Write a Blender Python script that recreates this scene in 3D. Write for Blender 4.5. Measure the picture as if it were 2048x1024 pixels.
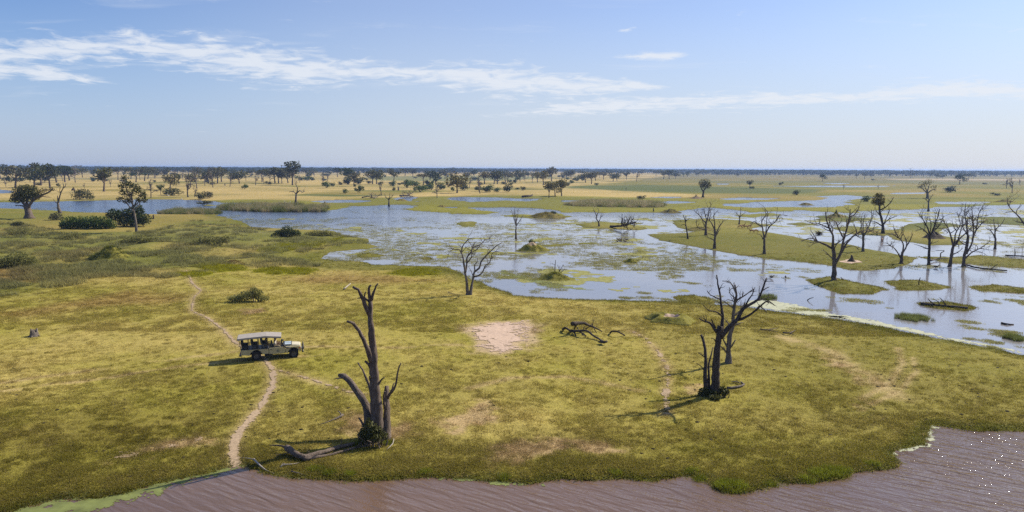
import bpy, bmesh, math, random
import numpy as np
from mathutils import Vector, Matrix

scene = bpy.context.scene
for o in list(bpy.data.objects):
    bpy.data.objects.remove(o)
R = math.radians
rng = random.Random(7)

# ------------------------------------------------------------------ camera
CAM_H = 17.5
F = 1462.0                      # focal length in pixels of a 2048 px wide picture
PITCH = 6.85
ROLL = -0.27
cam_data = bpy.data.cameras.new('camera')
cam = bpy.data.objects.new('camera', cam_data)
scene.collection.objects.link(cam)
cam.matrix_world = (Matrix.Translation((0, 0, CAM_H)) @ Matrix.Rotation(R(90 - PITCH), 4, 'X')
                    @ Matrix.Rotation(R(-ROLL), 4, 'Z'))
cam_data.sensor_fit = 'HORIZONTAL'
cam_data.sensor_width = 36.0
cam_data.lens = 36.0 * F / 2048.0
cam_data.clip_start = 0.5
cam_data.clip_end = 60000
scene.camera = cam
scene.render.resolution_x = 1024
scene.render.resolution_y = 512
CM = cam.matrix_world.to_3x3()

# ------------------------------------------------------------------ sun, sky, exposure
SUN_EL = R(40)
SUN_AZ = R(57)                  # clockwise from +Y (straight ahead) towards +X (right)
sun_dir = Vector((math.sin(SUN_AZ) * math.cos(SUN_EL), math.cos(SUN_AZ) * math.cos(SUN_EL), math.sin(SUN_EL)))
sd_ = bpy.data.lights.new('sun', 'SUN')
sd_.energy = 3.6
sd_.angle = R(0.53)
sd_.color = (1.0, 0.91, 0.76)
sun = bpy.data.objects.new('sun', sd_)
sun.rotation_euler = (-sun_dir).to_track_quat('-Z', 'Y').to_euler()
sun.location = (40, 20, 60)
scene.collection.objects.link(sun)

scene.view_settings.view_transform = 'Standard'
scene.view_settings.look = 'None'
scene.view_settings.exposure = 1.0
scene.view_settings.gamma = 1.0
scene.view_settings.use_curve_mapping = False
cy = scene.cycles
cy.use_denoising = False
cy.max_bounces = 6
cy.diffuse_bounces = 2
cy.glossy_bounces = 3
cy.transmission_bounces = 2
cy.transparent_max_bounces = 4
cy.volume_bounces = 0
cy.caustics_reflective = False
cy.caustics_refractive = False


class NT:
    """small helper to write node trees"""
    def __init__(self, tree):
        self.t = tree
        self.n = tree.nodes
        self.l = tree.links

    def node(self, typ, **kw):
        n = self.n.new(typ)
        for k, v in kw.items():
            setattr(n, k, v)
        return n

    def put(self, sock, v):
        if isinstance(v, bpy.types.NodeSocket):
            self.l.new(v, sock)
        elif v is not None:
            sock.default_value = v

    def math(self, op, a, b=None, c=None, clamp=False):
        n = self.node('ShaderNodeMath', operation=op, use_clamp=clamp)
        self.put(n.inputs[0], a)
        self.put(n.inputs[1], b)
        self.put(n.inputs[2], c)
        return n.outputs[0]

    def vmath(self, op, a, b=None, out=0):
        n = self.node('ShaderNodeVectorMath', operation=op)
        self.put(n.inputs[0], a)
        self.put(n.inputs[1], b)
        return n.outputs[out]

    def range(self, v, a, b, c=0.0, d=1.0, smooth=False):
        n = self.node('ShaderNodeMapRange')
        if smooth:
            n.interpolation_type = 'SMOOTHSTEP'
        self.put(n.inputs[0], v)
        for i, x in zip((1, 2, 3, 4), (a, b, c, d)):
            self.put(n.inputs[i], x)
        return n.outputs[0]

    def noise(self, vec, scale, detail=3, rough=0.55, dist=0.0, out=0):
        n = self.node('ShaderNodeTexNoise')
        self.put(n.inputs['Vector'], vec)
        n.inputs['Scale'].default_value = scale
        n.inputs['Detail'].default_value = detail
        n.inputs['Roughness'].default_value = rough
        n.inputs['Distortion'].default_value = dist
        return n.outputs[out]

    def mix(self, fac, a, b, blend='MIX'):
        n = self.node('ShaderNodeMix', data_type='RGBA', blend_type=blend)
        self.put(n.inputs['Factor'], fac)
        self.put(n.inputs['A'], a if isinstance(a, bpy.types.NodeSocket) else (*a, 1))
        self.put(n.inputs['B'], b if isinstance(b, bpy.types.NodeSocket) else (*b, 1))
        return n.outputs['Result']

    def comb(self, x, y, z):
        n = self.node('ShaderNodeCombineXYZ')
        self.put(n.inputs[0], x)
        self.put(n.inputs[1], y)
        self.put(n.inputs[2], z)
        return n.outputs[0]

    def sep(self, v):
        n = self.node('ShaderNodeSeparateXYZ')
        self.put(n.inputs[0], v)
        return n.outputs

    def curve(self, v, pts):
        n = self.node('ShaderNodeFloatCurve')
        self.put(n.inputs['Value'], v)
        c = n.mapping.curves[0]
        n.mapping.extend = 'HORIZONTAL'
        while len(c.points) < len(pts):
            c.points.new(0.5, 0.5)
        for p, (x, y) in zip(c.points, pts):
            p.location = (x, y)
            p.handle_type = 'AUTO'
        n.mapping.update()
        return n.outputs[0]


def ray(px, py):
    d = CM @ Vector(((px - 1024) / F, -(py - 512) / F, -1))
    return d


def azel(px, py):
    d = ray(px, py).normalized()
    return math.atan2(d.x, d.y), math.asin(d.z)


world = bpy.data.worlds.new('World')
scene.world = world
world.use_nodes = True
W = NT(world.node_tree)
W.n.clear()
sky = W.node('ShaderNodeTexSky')
sky.sky_type = 'NISHITA'
sky.sun_disc = False
sky.sun_elevation = SUN_EL
sky.sun_rotation = SUN_AZ
sky.altitude = 0
sky.air_density = 1.0
sky.dust_density = 1.0
sky.ozone_density = 2.2
geo = W.node('ShaderNodeTexCoord')
D = W.vmath('NORMALIZE', geo.outputs['Generated'])
sx, sy, sz = W.sep(D)
az = W.math('ARCTAN2', sx, sy)
el = W.math('ARCSINE', sz)
azn = W.range(az, -0.8, 0.8)


def band(line, half):
    """soft band of cloud cover along a line of (px, py) with half heights in px"""
    cpts, wpts = [], []
    for (x, y), h in zip(line, half):
        a, e = azel(x, y)
        cpts.append(((a + 0.8) / 1.6, e / 0.4))
        wpts.append(((a + 0.8) / 1.6, h / F / 0.1))
    cen = W.math('MULTIPLY', W.curve(azn, cpts), 0.4)
    wid = W.math('MULTIPLY', W.curve(azn, wpts), 0.1)
    q = W.math('DIVIDE', W.math('ABSOLUTE', W.math('SUBTRACT', el, cen)), W.math('MAXIMUM', wid, 0.0002))
    return W.math('MULTIPLY', W.range(q, 0.0, 1.0, 1.0, 0.0), W.range(wid, 0.0018, 0.010))


b1 = band([(-500, 150), (0, 112), (250, 92), (420, 112), (560, 132), (760, 142), (880, 150), (1000, 162), (1150, 172), (1300, 172), (1420, 175)],
          [40, 42, 44, 54, 60, 30, 34, 54, 34, 14, 1])
b2 = band([(850, 235), (1050, 225), (1200, 212), (1380, 206), (1560, 198), (1650, 196), (1800, 188), (1950, 178), (2100, 186), (2500, 190)],
          [1, 12, 26, 28, 22, 14, 28, 26, 24, 34])
b3 = band([(1170, 116), (1240, 114), (1310, 112), (1380, 110), (1440, 106)], [0.5, 10, 15, 9, 0.5])
b4 = band([(-300, 180), (40, 140), (110, 150), (190, 162), (260, 170)], [22, 22, 18, 12, 1])
den = W.math('ADD', sz, 0.07)
cp = W.comb(W.math('DIVIDE', sx, den), W.math('DIVIDE', sy, den), 0.0)
n1 = W.noise(cp, 5.2, 8, 0.62, 0.5)
n2 = W.noise(W.vmath('MULTIPLY', cp, (0.9, 2.2, 1)), 1.1, 5, 0.55, 0.4)
nn = W.math('ADD', W.math('MULTIPLY', n1, 0.75), W.math('MULTIPLY', n2, 0.25))
b5 = band([(1225, 64), (1245, 62), (1260, 57), (1282, 52)], [0.5, 6, 8, 0.5])
cov = W.math('MAXIMUM', W.math('MAXIMUM', W.math('MAXIMUM', b1, b2), W.math('MAXIMUM', b3, b4)), W.math('MULTIPLY', b5, 1.6))
cv = W.math('ADD', nn, W.math('MULTIPLY', cov, 0.31))
cloud = W.range(cv, 0.585, 0.84, 0.0, 1.0, True)
wisp = W.math('MULTIPLY', W.range(n2, 0.56, 0.82, 0.0, 0.35, True), W.range(sz, 0.02, 0.12))
cloud = W.math('MAXIMUM', W.math('MULTIPLY', cloud, 0.82), wisp)
cloud = W.math('MULTIPLY', cloud, W.range(sz, 0.01, 0.07))
SKY_ST = 0.064
milk = W.range(sz, 0.0, 0.22, 0.60, 0.0, True)
base = W.mix(milk, sky.outputs[0], (4.2, 4.7, 5.7))
blue = W.mix(1.0, base, W.mix(W.range(sz, 0.0, 0.22), (0.93, 1.0, 1.15), (0.61, 0.77, 1.09)), 'MULTIPLY')
sdot = W.vmath('DOT_PRODUCT', D, tuple(sun_dir), 1)
milky = W.math('MULTIPLY', W.range(sdot, 0.05, 0.48, 0.0, 1.0, True), W.range(sz, 0.0, 0.2, 0.55, 0.27))
blue = W.mix(milky, blue, (5.5, 5.75, 6.1))
col = W.mix(cloud, blue, (6.4, 6.7, 7.2))
bg = W.node('ShaderNodeBackground')
W.l.new(col, bg.inputs[0])
bg.inputs[1].default_value = SKY_ST
wo = W.node('ShaderNodeOutputWorld')
W.l.new(bg.outputs[0], wo.inputs[0])

# ------------------------------------------------------------------ numeric helpers

def hash2(ix, iy, seed):
    h = (ix.astype(np.int64) * 374761393 + iy.astype(np.int64) * 668265263 + seed * 982451653) & 0xFFFFFFFF
    h = ((h ^ (h >> 13)) * 1274126177) & 0xFFFFFFFF
    h = h ^ (h >> 16)
    return (h & 0xFFFFFF) / float(0xFFFFFF)


def vnoise(x, y, seed=0):
    x0 = np.floor(x)
    y0 = np.floor(y)
    fx = x - x0
    fy = y - y0
    fx = fx * fx * (3 - 2 * fx)
    fy = fy * fy * (3 - 2 * fy)
    a = hash2(x0, y0, seed)
    b = hash2(x0 + 1, y0, seed)
    c = hash2(x0, y0 + 1, seed)
    d = hash2(x0 + 1, y0 + 1, seed)
    return (a * (1 - fx) + b * fx) * (1 - fy) + (c * (1 - fx) + d * fx) * fy


def fbm(x, y, oct=4, seed=0, gain=0.5):
    s = 0.0
    amp = 1.0
    tot = 0.0
    for i in range(oct):
        s = s + amp * vnoise(x * 2 ** i + 17.3 * i, y * 2 ** i - 9.1 * i, seed + i)
        tot += amp
        amp *= gain
    return s / tot


def sstep(a, b, x):
    t = np.clip((x - a) / (b - a), 0, 1)
    return t * t * (3 - 2 * t)


def flat(px, py, z=0.0):
    """where the view ray through a pixel meets the level z"""
    d = ray(px, py)
    t = (z - CAM_H) / min(d.z, -1e-5)
    return (d.x * t, d.y * t)


def poly_w(pts, z=0.0):
    return np.array([flat(x, y, z) for x, y in pts])


def sdf_poly(P, x, y, lim=15.0):
    """signed distance (positive inside) of points to polygon P, clipped to +-lim"""
    out = np.full(x.shape, -lim)
    lo = P.min(0) - lim
    hi = P.max(0) + lim
    m = (x > lo[0]) & (x < hi[0]) & (y > lo[1]) & (y < hi[1])
    if not m.any():
        return out
    xs = x[m]
    ys = y[m]
    d2 = np.full(xs.shape, 1e18)
    ins = np.zeros(xs.shape, bool)
    n = len(P)
    for i in range(n):
        ax, ay = P[i]
        bx, by = P[(i + 1) % n]
        ex, ey = bx - ax, by - ay
        wx, wy = xs - ax, ys - ay
        t = np.clip((wx * ex + wy * ey) / (ex * ex + ey * ey + 1e-12), 0, 1)
        dx = wx - ex * t
        dy = wy - ey * t
        d2 = np.minimum(d2, dx * dx + dy * dy)
        c = ((ay > ys) != (by > ys))
        if ey != 0:
            c &= xs < (bx - ax) * (ys - ay) / ey + ax
            ins ^= c
    d = np.sqrt(d2)
    out[m] = np.clip(np.where(ins, d, -d), -lim, lim)
    return out


def sdf_line(P, x, y, lim=8.0):
    out = np.full(x.shape, lim)
    lo = P.min(0) - lim
    hi = P.max(0) + lim
    m = (x > lo[0]) & (x < hi[0]) & (y > lo[1]) & (y < hi[1])
    if not m.any():
        return out
    xs = x[m]
    ys = y[m]
    d2 = np.full(xs.shape, 1e18)
    for (ax, ay), (bx, by) in zip(P[:-1], P[1:]):
        ex, ey = bx - ax, by - ay
        wx, wy = xs - ax, ys - ay
        t = np.clip((wx * ex + wy * ey) / (ex * ex + ey * ey + 1e-12), 0, 1)
        d2 = np.minimum(d2, (wx - ex * t) ** 2 + (wy - ey * t) ** 2)
    out[m] = np.minimum(np.sqrt(d2), lim)
    return out


# ------------------------------------------------------------------ the lie of the land (outlines read off the ground)
RIVER = poly_w([(-900, 1120), (0, 1036), (60, 1014), (110, 1002), (180, 998), (240, 990), (300, 972), (365, 955), (420, 945), (462, 931), (495, 930),
                (530, 945), (575, 953), (640, 956), (700, 960), (790, 960), (870, 953), (940, 956), (1000, 963), (1060, 966), (1120, 960),
                (1180, 962), (1240, 953), (1300, 961), (1370, 950), (1410, 958), (1430, 980), (1460, 988), (1500, 983), (1560, 966),
                (1620, 970), (1690, 958), (1715, 944), (1780, 938), (1800, 925), (1792, 906), (1850, 890), (1868, 854), (1900, 856),
                (1960, 863), (2048, 860), (2300, 852), (2900, 850), (4500, 2400), (-3500, 2400)])
FLOOD = poly_w([(430, 431), (470, 440), (510, 454), (600, 459), (668, 462), (708, 474), (735, 477), (738, 483), (728, 487), (757, 493), (740, 498),
                (662, 504), (641, 517), (665, 522), (726, 523), (751, 530), (809, 531), (890, 533), (916, 543), (935, 553), (985, 575),
                (1030, 590), (1100, 597), (1200, 600), (1300, 603), (1400, 608), (1480, 612), (1540, 622), (1600, 630), (1680, 641),
                (1770, 656), (1850, 673), (1950, 691), (2048, 711), (2300, 740), (2900, 760), (3300, 405), (2600, 404), (2048, 410), (1900, 414),
                (1700, 425), (1600, 421), (1500, 424), (1420, 416), (1350, 425), (1130, 425), (1060, 416), (930, 416), (850, 411),
                (800, 408), (700, 413), (650, 421), (560, 422), (440, 418)])
LEFT_RIVER = poly_w([(-900, 404), (0, 405), (110, 403), (200, 401), (290, 399), (345, 399), (400, 401), (440, 404), (560, 408), (560, 411), (450, 412), (435, 417),
                     (560, 424), (660, 424), (700, 430), (560, 436), (460, 432), (420, 428), (330, 429), (270, 427), (150, 424), (70, 419), (0, 416), (-900, 420)])
POOLS = [poly_w(p) for p in [
    [(1440, 412), (1480, 407), (1520, 404), (1600, 402), (1640, 400), (1660, 396), (1625, 393), (1690, 390), (1750, 395), (1700, 400), (1708, 408), (1680, 412), (1600, 415), (1500, 415)],
    [(1440, 397), (1480, 395.5), (1560, 397), (1530, 400), (1450, 400)],
    [(1298, 395), (1330, 393.5), (1380, 394.5), (1340, 396.5)],
    [(1310, 405), (1350, 402), (1400, 404), (1340, 407)],
    [(1540, 372.5), (1640, 371.5), (1790, 371.5), (1760, 374), (1650, 374.5)],
    [(1636, 366), (1705, 367), (1670, 368.3)],
    [(1780, 386), (1850, 385), (1848, 387.5), (1790, 388.5)],
    [(1422, 368), (1465, 367), (1450, 369.5)],
    [(-900, 380), (0, 379.5), (28, 382), (24, 386), (0, 387), (-900, 388)],
    [(1860, 406), (1920, 403), (1985, 404), (1960, 408), (1880, 409)],
    [(640, 402), (700, 400), (762, 402), (720, 405), (650, 405)],
    [(785, 397), (815, 393), (850, 396), (838, 403), (790, 403)],
    [(880, 398), (915, 394), (1000, 394), (1040, 397), (1082, 398), (1060, 403), (1000, 401), (940, 404)],
    [(1020, 358.3), (1052, 357.5), (1046, 359.2)],
    [(1130, 401), (1200, 402), (1180, 405), (1110, 404)],
]]
ISLANDS = [poly_w(p) for p in [
    [(1290, 469), (1375, 466), (1400, 461), (1450, 457), (1495, 456), (1545, 466), (1580, 471), (1640, 482), (1700, 490), (1760, 502), (1835, 516), (1815, 529),
     (1786, 537), (1740, 541), (1694, 540), (1648, 530), (1580, 522), (1540, 519), (1480, 510), (1430, 501), (1370, 490), (1320, 481)],
    [(1345, 441), (1400, 436), (1500, 442), (1545, 452), (1500, 458), (1440, 463), (1390, 463), (1350, 455)],
    [(1608, 559), (1660, 554), (1720, 566), (1770, 579), (1740, 588), (1680, 588), (1640, 575)],
    [(1768, 562), (1830, 560), (1903, 573), (1880, 581), (1800, 580)],
    [(1930, 573), (1990, 570), (2060, 579), (2400, 590), (2300, 598), (2060, 588), (1960, 583)],
    [(1143, 449), (1200, 443), (1250, 447), (1296, 457), (1280, 461), (1230, 459), (1170, 456)],
    [(1667, 456), (1700, 452), (1756, 457), (1800, 466), (1770, 472), (1700, 469)],
    [(1754, 462), (1800, 458), (1830, 447), (1870, 444), (1920, 450), (1880, 458), (1870, 468), (1925, 482), (1925, 490), (1860, 491), (1790, 480)],
    [(1830, 513), (1900, 515), (1960, 511), (2060, 520), (2400, 532), (2300, 545), (2060, 538), (1990, 533), (1900, 526)],
    [(1950, 438), (1985, 434), (2060, 436), (2400, 440), (2300, 455), (2060, 452), (1960, 447)],
    [(1344, 593), (1390, 590), (1428, 598), (1432, 609), (1370, 609)],
    [(706, 511), (735, 505), (770, 510), (760, 515), (720, 516)],
    [(834, 518), (850, 514), (868, 517), (856, 521)],
    [(880, 418), (930, 415), (1000, 424), (985, 430), (900, 428)],
    [(970, 430), (1040, 427), (1090, 430), (1135, 434), (1060, 438), (1000, 435)],
    [(1058, 434), (1090, 424), (1130, 433), (1100, 438)],
    [(815, 418), (850, 413), (905, 417), (900, 426), (840, 422)],
    [(1248, 522), (1262, 519), (1274, 522), (1260, 526)],
    [(1080, 491), (1140, 487), (1155, 489), (1100, 493)],
    [(1155, 486), (1200, 484), (1200, 488), (1160, 489)],
    [(1640, 434), (1680, 430), (1740, 437), (1700, 445), (1650, 441)],
    [(1570, 448), (1600, 445), (1630, 449), (1600, 452)],
    [(1470, 430), (1540, 427), (1560, 431), (1500, 434)],
    [(915, 448), (940, 444), (952, 450), (930, 455)],
    [(600, 409), (640, 407), (672, 412), (640, 417), (600, 416)],
    [(405, 411), (415, 407), (424, 411), (412, 412)],
    [(1838, 607), (1890, 604), (1955, 615), (1930, 622), (1870, 618)],
]]
MARSH = poly_w([(420, 402), (600, 398), (1100, 392), (1500, 402), (2100, 398), (2900, 398), (2900, 440), (1500, 441), (1150, 434), (1100, 446), (760, 446), (500, 440), (430, 428)])


def land_sd(x, y):
    dist = np.hypot(x, y)
    nz = fbm(x / 3.1, y / 3.1, 4, 3) - 0.5
    nf = fbm(x / 11.0, y / 17.0, 4, 5) - 0.5
    sd = np.full(x.shape, 15.0)
    for P in (RIVER, FLOOD, LEFT_RIVER, *POOLS):
        sd = np.minimum(sd, -sdf_poly(P, x, y))
    for P in ISLANDS:
        sd = np.maximum(sd, sdf_poly(P, x, y))
    sd = sd + nz * np.clip(0.9 + dist * 0.004, 0, 2.0) + nf * np.clip(dist * 0.02 - 1.5, 0, 5)
    mk = sstep(-6, 6, sdf_poly(MARSH, x, y))
    mn = (fbm(x / 20.0, y / 34.0, 5, 11, 0.6) - 0.5) * 26
    near = np.clip(1 - np.abs(sd) / 15.0, 0.0, 1)
    sd = sd + mk * mn * (0.35 + 0.65 * near)
    return sd


GRASSY = poly_w([(-900, 440), (0, 445), (120, 470), (300, 465), (420, 440), (520, 458), (680, 468), (735, 482), (640, 500), (560, 520), (640, 540), (420, 530), (360, 560), (200, 555), (0, 600), (-900, 640)])


def height(x, y, sd=None):
    if sd is None:
        sd = land_sd(x, y)
    dist = np.hypot(x, y)
    up = np.clip(sd, 0, None)
    bank = 0.24 * (1 - np.exp(-up / 1.1)) + 0.22 * sstep(2, 14, up)
    und = (fbm(x / 16, y / 16, 3, 21) - 0.5) * 0.7 + (fbm(x / 3.3, y / 3.3, 3, 22) - 0.5) * 0.22
    g = sstep(-8, 6, sdf_poly(GRASSY, x, y))
    und = und + g * (fbm(x / 6, y / 6, 3, 23) - 0.42) * 1.3
    und = und * sstep(0, 5, up) * np.clip(1.1 - dist / 900, 0.15, 1)
    z = np.where(sd > 0, bank + und, -0.5 * (1 - np.exp(np.minimum(sd, 0) / 2.2)))
    return np.where(sd > 0, np.maximum(z, 0.02), z)


def h1(x, y):
    return float(height(np.array([x]), np.array([y]))[0])


def ground(px, py):
    """point of the ground seen at a pixel"""
    z = 0.2
    for _ in range(3):
        x, y = flat(px, py, z)
        z = max(h1(x, y), 0.0)
    return Vector((x, y, z))


def at_y(px, py, Y):
    """point on a view ray at ground distance Y"""
    d = ray(px, py)
    t = Y / d.y
    return Vector((d.x * t, Y, CAM_H + d.z * t))


# colour of the ground cover by place
GOLD = poly_w([(-1500, 341), (1000, 341.5), (1330, 345), (1330, 352), (1250, 365), (1130, 376), (1280, 382), (1400, 392), (1250, 398), (1100, 394), (900, 392), (760, 399),
               (640, 404), (440, 401), (300, 397), (160, 402), (0, 403), (-1500, 404)])
SHORE_GREEN = poly_w([(560, 522), (640, 500), (735, 480), (760, 492), (640, 515), (720, 527), (890, 534), (935, 552), (880, 552), (780, 545), (650, 545), (580, 535)])
LUSH = [poly_w(p) for p in [
    [(778, 553), (800, 543), (840, 538), (880, 545), (870, 552), (820, 557)],
    [(505, 549), (530, 541), (580, 540), (640, 547), (610, 553), (540, 554)],
    [(380, 540), (420, 534), (480, 535), (500, 545), (440, 550)],
    [(515, 505), (560, 490), (640, 488), (700, 478), (640, 496), (560, 510)],
    [(340, 555), (400, 548), (430, 556), (380, 562)],
]]
RUSTY = [poly_w(p) for p in [
    [(-200, 545), (30, 540), (75, 552), (60, 570), (0, 575), (-200, 590)],
    [(180, 600), (250, 582), (330, 590), (380, 605), (300, 615), (150, 622), (40, 640), (-100, 650), (60, 625)],
    [(560, 560), (700, 553), (880, 562), (800, 575), (640, 572)],
]]
DULL = [poly_w(p) for p in [
    [(20, 850), (250, 830), (390, 820), (440, 840), (330, 880), (120, 920), (-200, 960), (-200, 880)],
    [(230, 765), (330, 765), (420, 760), (430, 775), (300, 785)],
    [(1120, 880), (1160, 850), (1180, 870), (1140, 900), (960, 920), (940, 900)],
]]
TRACKS = [(poly_w(p), w) for p, w in [
    ([(-100, 790), (60, 765), (200, 745), (330, 728), (480, 712), (620, 705), (760, 706), (920, 700)], 0.5),
    ([(-100, 812), (80, 782), (220, 762), (360, 742), (500, 730), (640, 722)], 0.4),
    ([(555, 752), (620, 770), (700, 796), (730, 802)], 0.6),
    ([(1262, 668), (1290, 684), (1315, 712), (1333, 745), (1335, 770), (1330, 800), (1330, 835)], 0.5),
    ([(1795, 705), (1805, 740), (1780, 775), (1720, 805)], 0.35),
    ([(1825, 725), (1832, 755), (1800, 790), (1740, 815)], 0.3),
    ([(940, 790), (1020, 770), (1130, 765), (1280, 790)], 0.45),
    ([(1560, 680), (1660, 712), (1740, 765), (1800, 800)], 1.0),
]]
PALE = [poly_w(p) for p in [
    [(210, 925), (300, 905), (360, 890), (400, 880), (410, 888), (340, 910), (230, 935)],
    [(1660, 728), (1690, 735), (1700, 745), (1660, 740)],
    [(1700, 755), (1750, 765), (1760, 772), (1710, 768)],
    [(1710, 818), (1750, 820), (1740, 834), (1712, 828)],
    [(1160, 895), (1200, 890), (1220, 905), (1170, 912)],
    [(975, 905), (1100, 890), (1120, 915), (1000, 925)],
    [(880, 850), (960, 820), (990, 850), (920, 870)],
    [(485, 630), (520, 626), (524, 632), (495, 637)],
    [(770, 868), (800, 864), (800, 872), (775, 876)],
    [(1385, 788), (1405, 782), (1400, 796), (1382, 798)],
    [(700, 832), (740, 850), (735, 870), (700, 860)],
]]


PATH = poly_w([(372, 545), (384, 568), (402, 582), (386, 598), (382, 622), (418, 640), (446, 662), (470, 688), (500, 704), (525, 718), (545, 745), (543, 775),
               (520, 815), (485, 850), (466, 875), (466, 905), (472, 926)], 0.35)
BARE = poly_w([(925, 655), (960, 646), (1010, 640), (1060, 640), (1072, 655), (1062, 668), (1082, 682), (1050, 690), (1040, 706), (1000, 713), (960, 708), (950, 690), (938, 672)], 0.4)
PATH_P, BARE_P = PATH, BARE
BELTS = [(poly_w(p), c_) for p, c_ in [
    ([(735, 353), (1000, 351), (1120, 355), (1000, 362), (880, 364), (740, 361)], (0.150, 0.155, 0.060)),
    ([(1130, 373), (1300, 371), (1450, 375), (1640, 380), (1620, 389), (1450, 388), (1280, 385), (1140, 378)], (0.070, 0.092, 0.026)),
    ([(1880, 412), (1990, 406), (2300, 406), (2300, 424), (1950, 420)], (0.075, 0.105, 0.022)),
    ([(1400, 362), (1700, 362), (2100, 366), (2100, 372), (1700, 366), (1400, 366)], (0.12, 0.12, 0.045)),
    ([(1760, 358), (2200, 359), (2200, 362), (1800, 360.5)], (0.34, 0.27, 0.17)),
    ([(-400, 357), (200, 356), (600, 352), (600, 354), (200, 359), (-400, 361)], (0.20, 0.17, 0.07)),
]]


def lerp(a, b, t):
    return a + (b - a) * t[..., None]


def cover(x, y, sd):
    """base colour (linear) of the turf, alpha = how many straw flecks"""
    dist = np.hypot(x, y)
    n0 = fbm(x / 14, y / 14, 4, 41)
    n1_ = fbm(x / 2.2, y / 2.2, 4, 42, 0.6)
    n2_ = fbm(x / 60, y / 38, 4, 43)
    n3 = fbm(x / 0.55, y / 0.55, 2, 44)
    green = np.array([0.228, 0.200, 0.034])
    straw = np.array([0.340, 0.268, 0.078])
    deep = np.array([0.150, 0.135, 0.022])
    gold = np.array([0.375, 0.280, 0.108])
    c = lerp(np.broadcast_to(green, x.shape + (3,)), straw, np.clip(0.42 + (n0 - 0.5) * 1.7 + (n1_ - 0.5) * 0.9, 0, 1))
    c = lerp(c, deep, np.clip((n1_ - 0.56) * 1.6, 0, 0.30))
    rg = np.maximum(sstep(0, 24, x - 0.08 * y + (n0 - 0.5) * 26), 1 - sstep(40, 52, y + (n0 - 0.5) * 14)) * (1 - sstep(85, 105, y))
    c = lerp(c, np.array([0.145, 0.128, 0.018]) * (0.8 + 0.4 * n1_[..., None]), rg * 0.62)
    # plain beyond the flood
    fa = sstep(150, 260, dist)
    mid = lerp(np.broadcast_to(np.array([0.125, 0.125, 0.022]), x.shape + (3,)), np.array([0.20, 0.155, 0.042]), np.clip((n2_ - 0.42) * 4, 0, 1))
    mid = lerp(mid, np.array([0.055, 0.080, 0.020]), np.clip((fbm(x / 150, y / 55, 3, 45) - 0.55) * 6, 0, 1))
    c = lerp(c, mid, fa * 0.9)
    farr = sstep(700, 1400, dist)
    c = lerp(c, np.array([0.15, 0.12, 0.05]), farr * 0.6)
    gm = sstep(-10, 12, sdf_poly(GOLD, x, y) + (n2_ - 0.5) * 40) * sstep(0.28, 0.50, fbm(x / 90, y / 60, 3, 46))
    c = lerp(c, gold * (0.78 + 0.44 * n2_[..., None]), gm * 0.85)
    # rank grass on the left
    g = sstep(-6, 6, sdf_poly(GRASSY, x, y))
    rank = lerp(np.broadcast_to(np.array([0.110, 0.118, 0.026]), x.shape + (3,)), np.array([0.20, 0.16, 0.045]), np.clip((n0 - 0.45) * 4, 0, 1))
    c = lerp(c, rank, g * 0.8)
    for P in LUSH:
        c = lerp(c, np.array([0.19, 0.19, 0.008]), sstep(-1.5, 1.5, sdf_poly(P, x, y) + (n1_ - 0.5) * 4) * 0.9)
    for P in RUSTY:
        c = lerp(c, np.array([0.215, 0.135, 0.045]), sstep(-3, 3, sdf_poly(P, x, y) + (n0 - 0.5) * 8) * 0.7)
    for P in DULL:
        c = lerp(c, np.array([0.125, 0.095, 0.020]), sstep(-3, 3, sdf_poly(P, x, y) + (n1_ - 0.5) * 6) * 0.42)
    # wet edge
    wet = (1 - sstep(0.2, np.clip(dist * .08 - 3.0, 0.7, 5.5), sd + (n0 - 0.5) * np.clip(dist * .06 - 2, 1, 5))) * (1 - sstep(240, 420, dist))
    wet = np.maximum(wet, sstep(-2, 2, sdf_poly(SHORE_GREEN, x, y)))
    isl = sstep(85, 110, dist) * (1 - sstep(190, 230, dist)) * sstep(5, 25, x)
    wetc = lerp(np.broadcast_to(np.array([0.072, 0.085, 0.010]), x.shape + (3,)), np.array([0.115, 0.105, 0.014]), np.clip(n1_, 0, 1))
    c = lerp(c, wetc, np.clip(np.maximum(wet * 0.8, isl * 0.85), 0, 1))
    for P, cc in BELTS:
        c = lerp(c, np.array(cc), sstep(-6, 8, sdf_poly(P, x, y) + (n2_ - 0.5) * 30) * 0.85)
    marsh = sstep(-4, 8, sdf_poly(MARSH, x, y))
    c = lerp(c, np.array([0.165, 0.160, 0.018]), marsh * 0.8 * sstep(0.3, 0.55, n2_))
    fleck = 0.12 + 0.55 * sstep(0.5, 0.75, n0)
    for P, w in TRACKS:
        d = sdf_line(P, x, y)
        t = np.exp(-(d / w) ** 2) * sstep(0.2, 0.6, n1_)
        c = lerp(c, np.array([0.36, 0.27, 0.125]), t * 0.75)
        fleck = fleck + t * 0.4
    for P in PALE:
        t = sstep(-0.8, 0.8, sdf_poly(P, x, y) + (n1_ - 0.55) * 4.0 + (n3 - 0.5) * 1.5)
        c = lerp(c, np.array([0.36, 0.25, 0.135]), t * 0.75)
    t = sstep(-1.2, 1.2, sdf_poly(BARE_P, x, y) + (n1_ - 0.5) * 3.0 + (n3 - 0.5) * 1.5)
    c = lerp(c, np.array([0.40, 0.29, 0.19]), t * 0.8)
    t = np.exp(-(sdf_line(PATH_P, x, y) / 0.55) ** 2)
    c = lerp(c, np.array([0.28, 0.205, 0.105]), t * 0.7)
    mud = np.array([0.075, 0.055, 0.030])
    c = lerp(c, mud, 1 - sstep(-0.15, 0.18, sd + (n3 - 0.5) * 0.2))
    c = c * (0.90 + 0.20 * n3[..., None])
    return np.clip(c, 0, 1), np.clip(fleck, 0, 1) * (1 - fa)


# ------------------------------------------------------------------ materials

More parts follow.
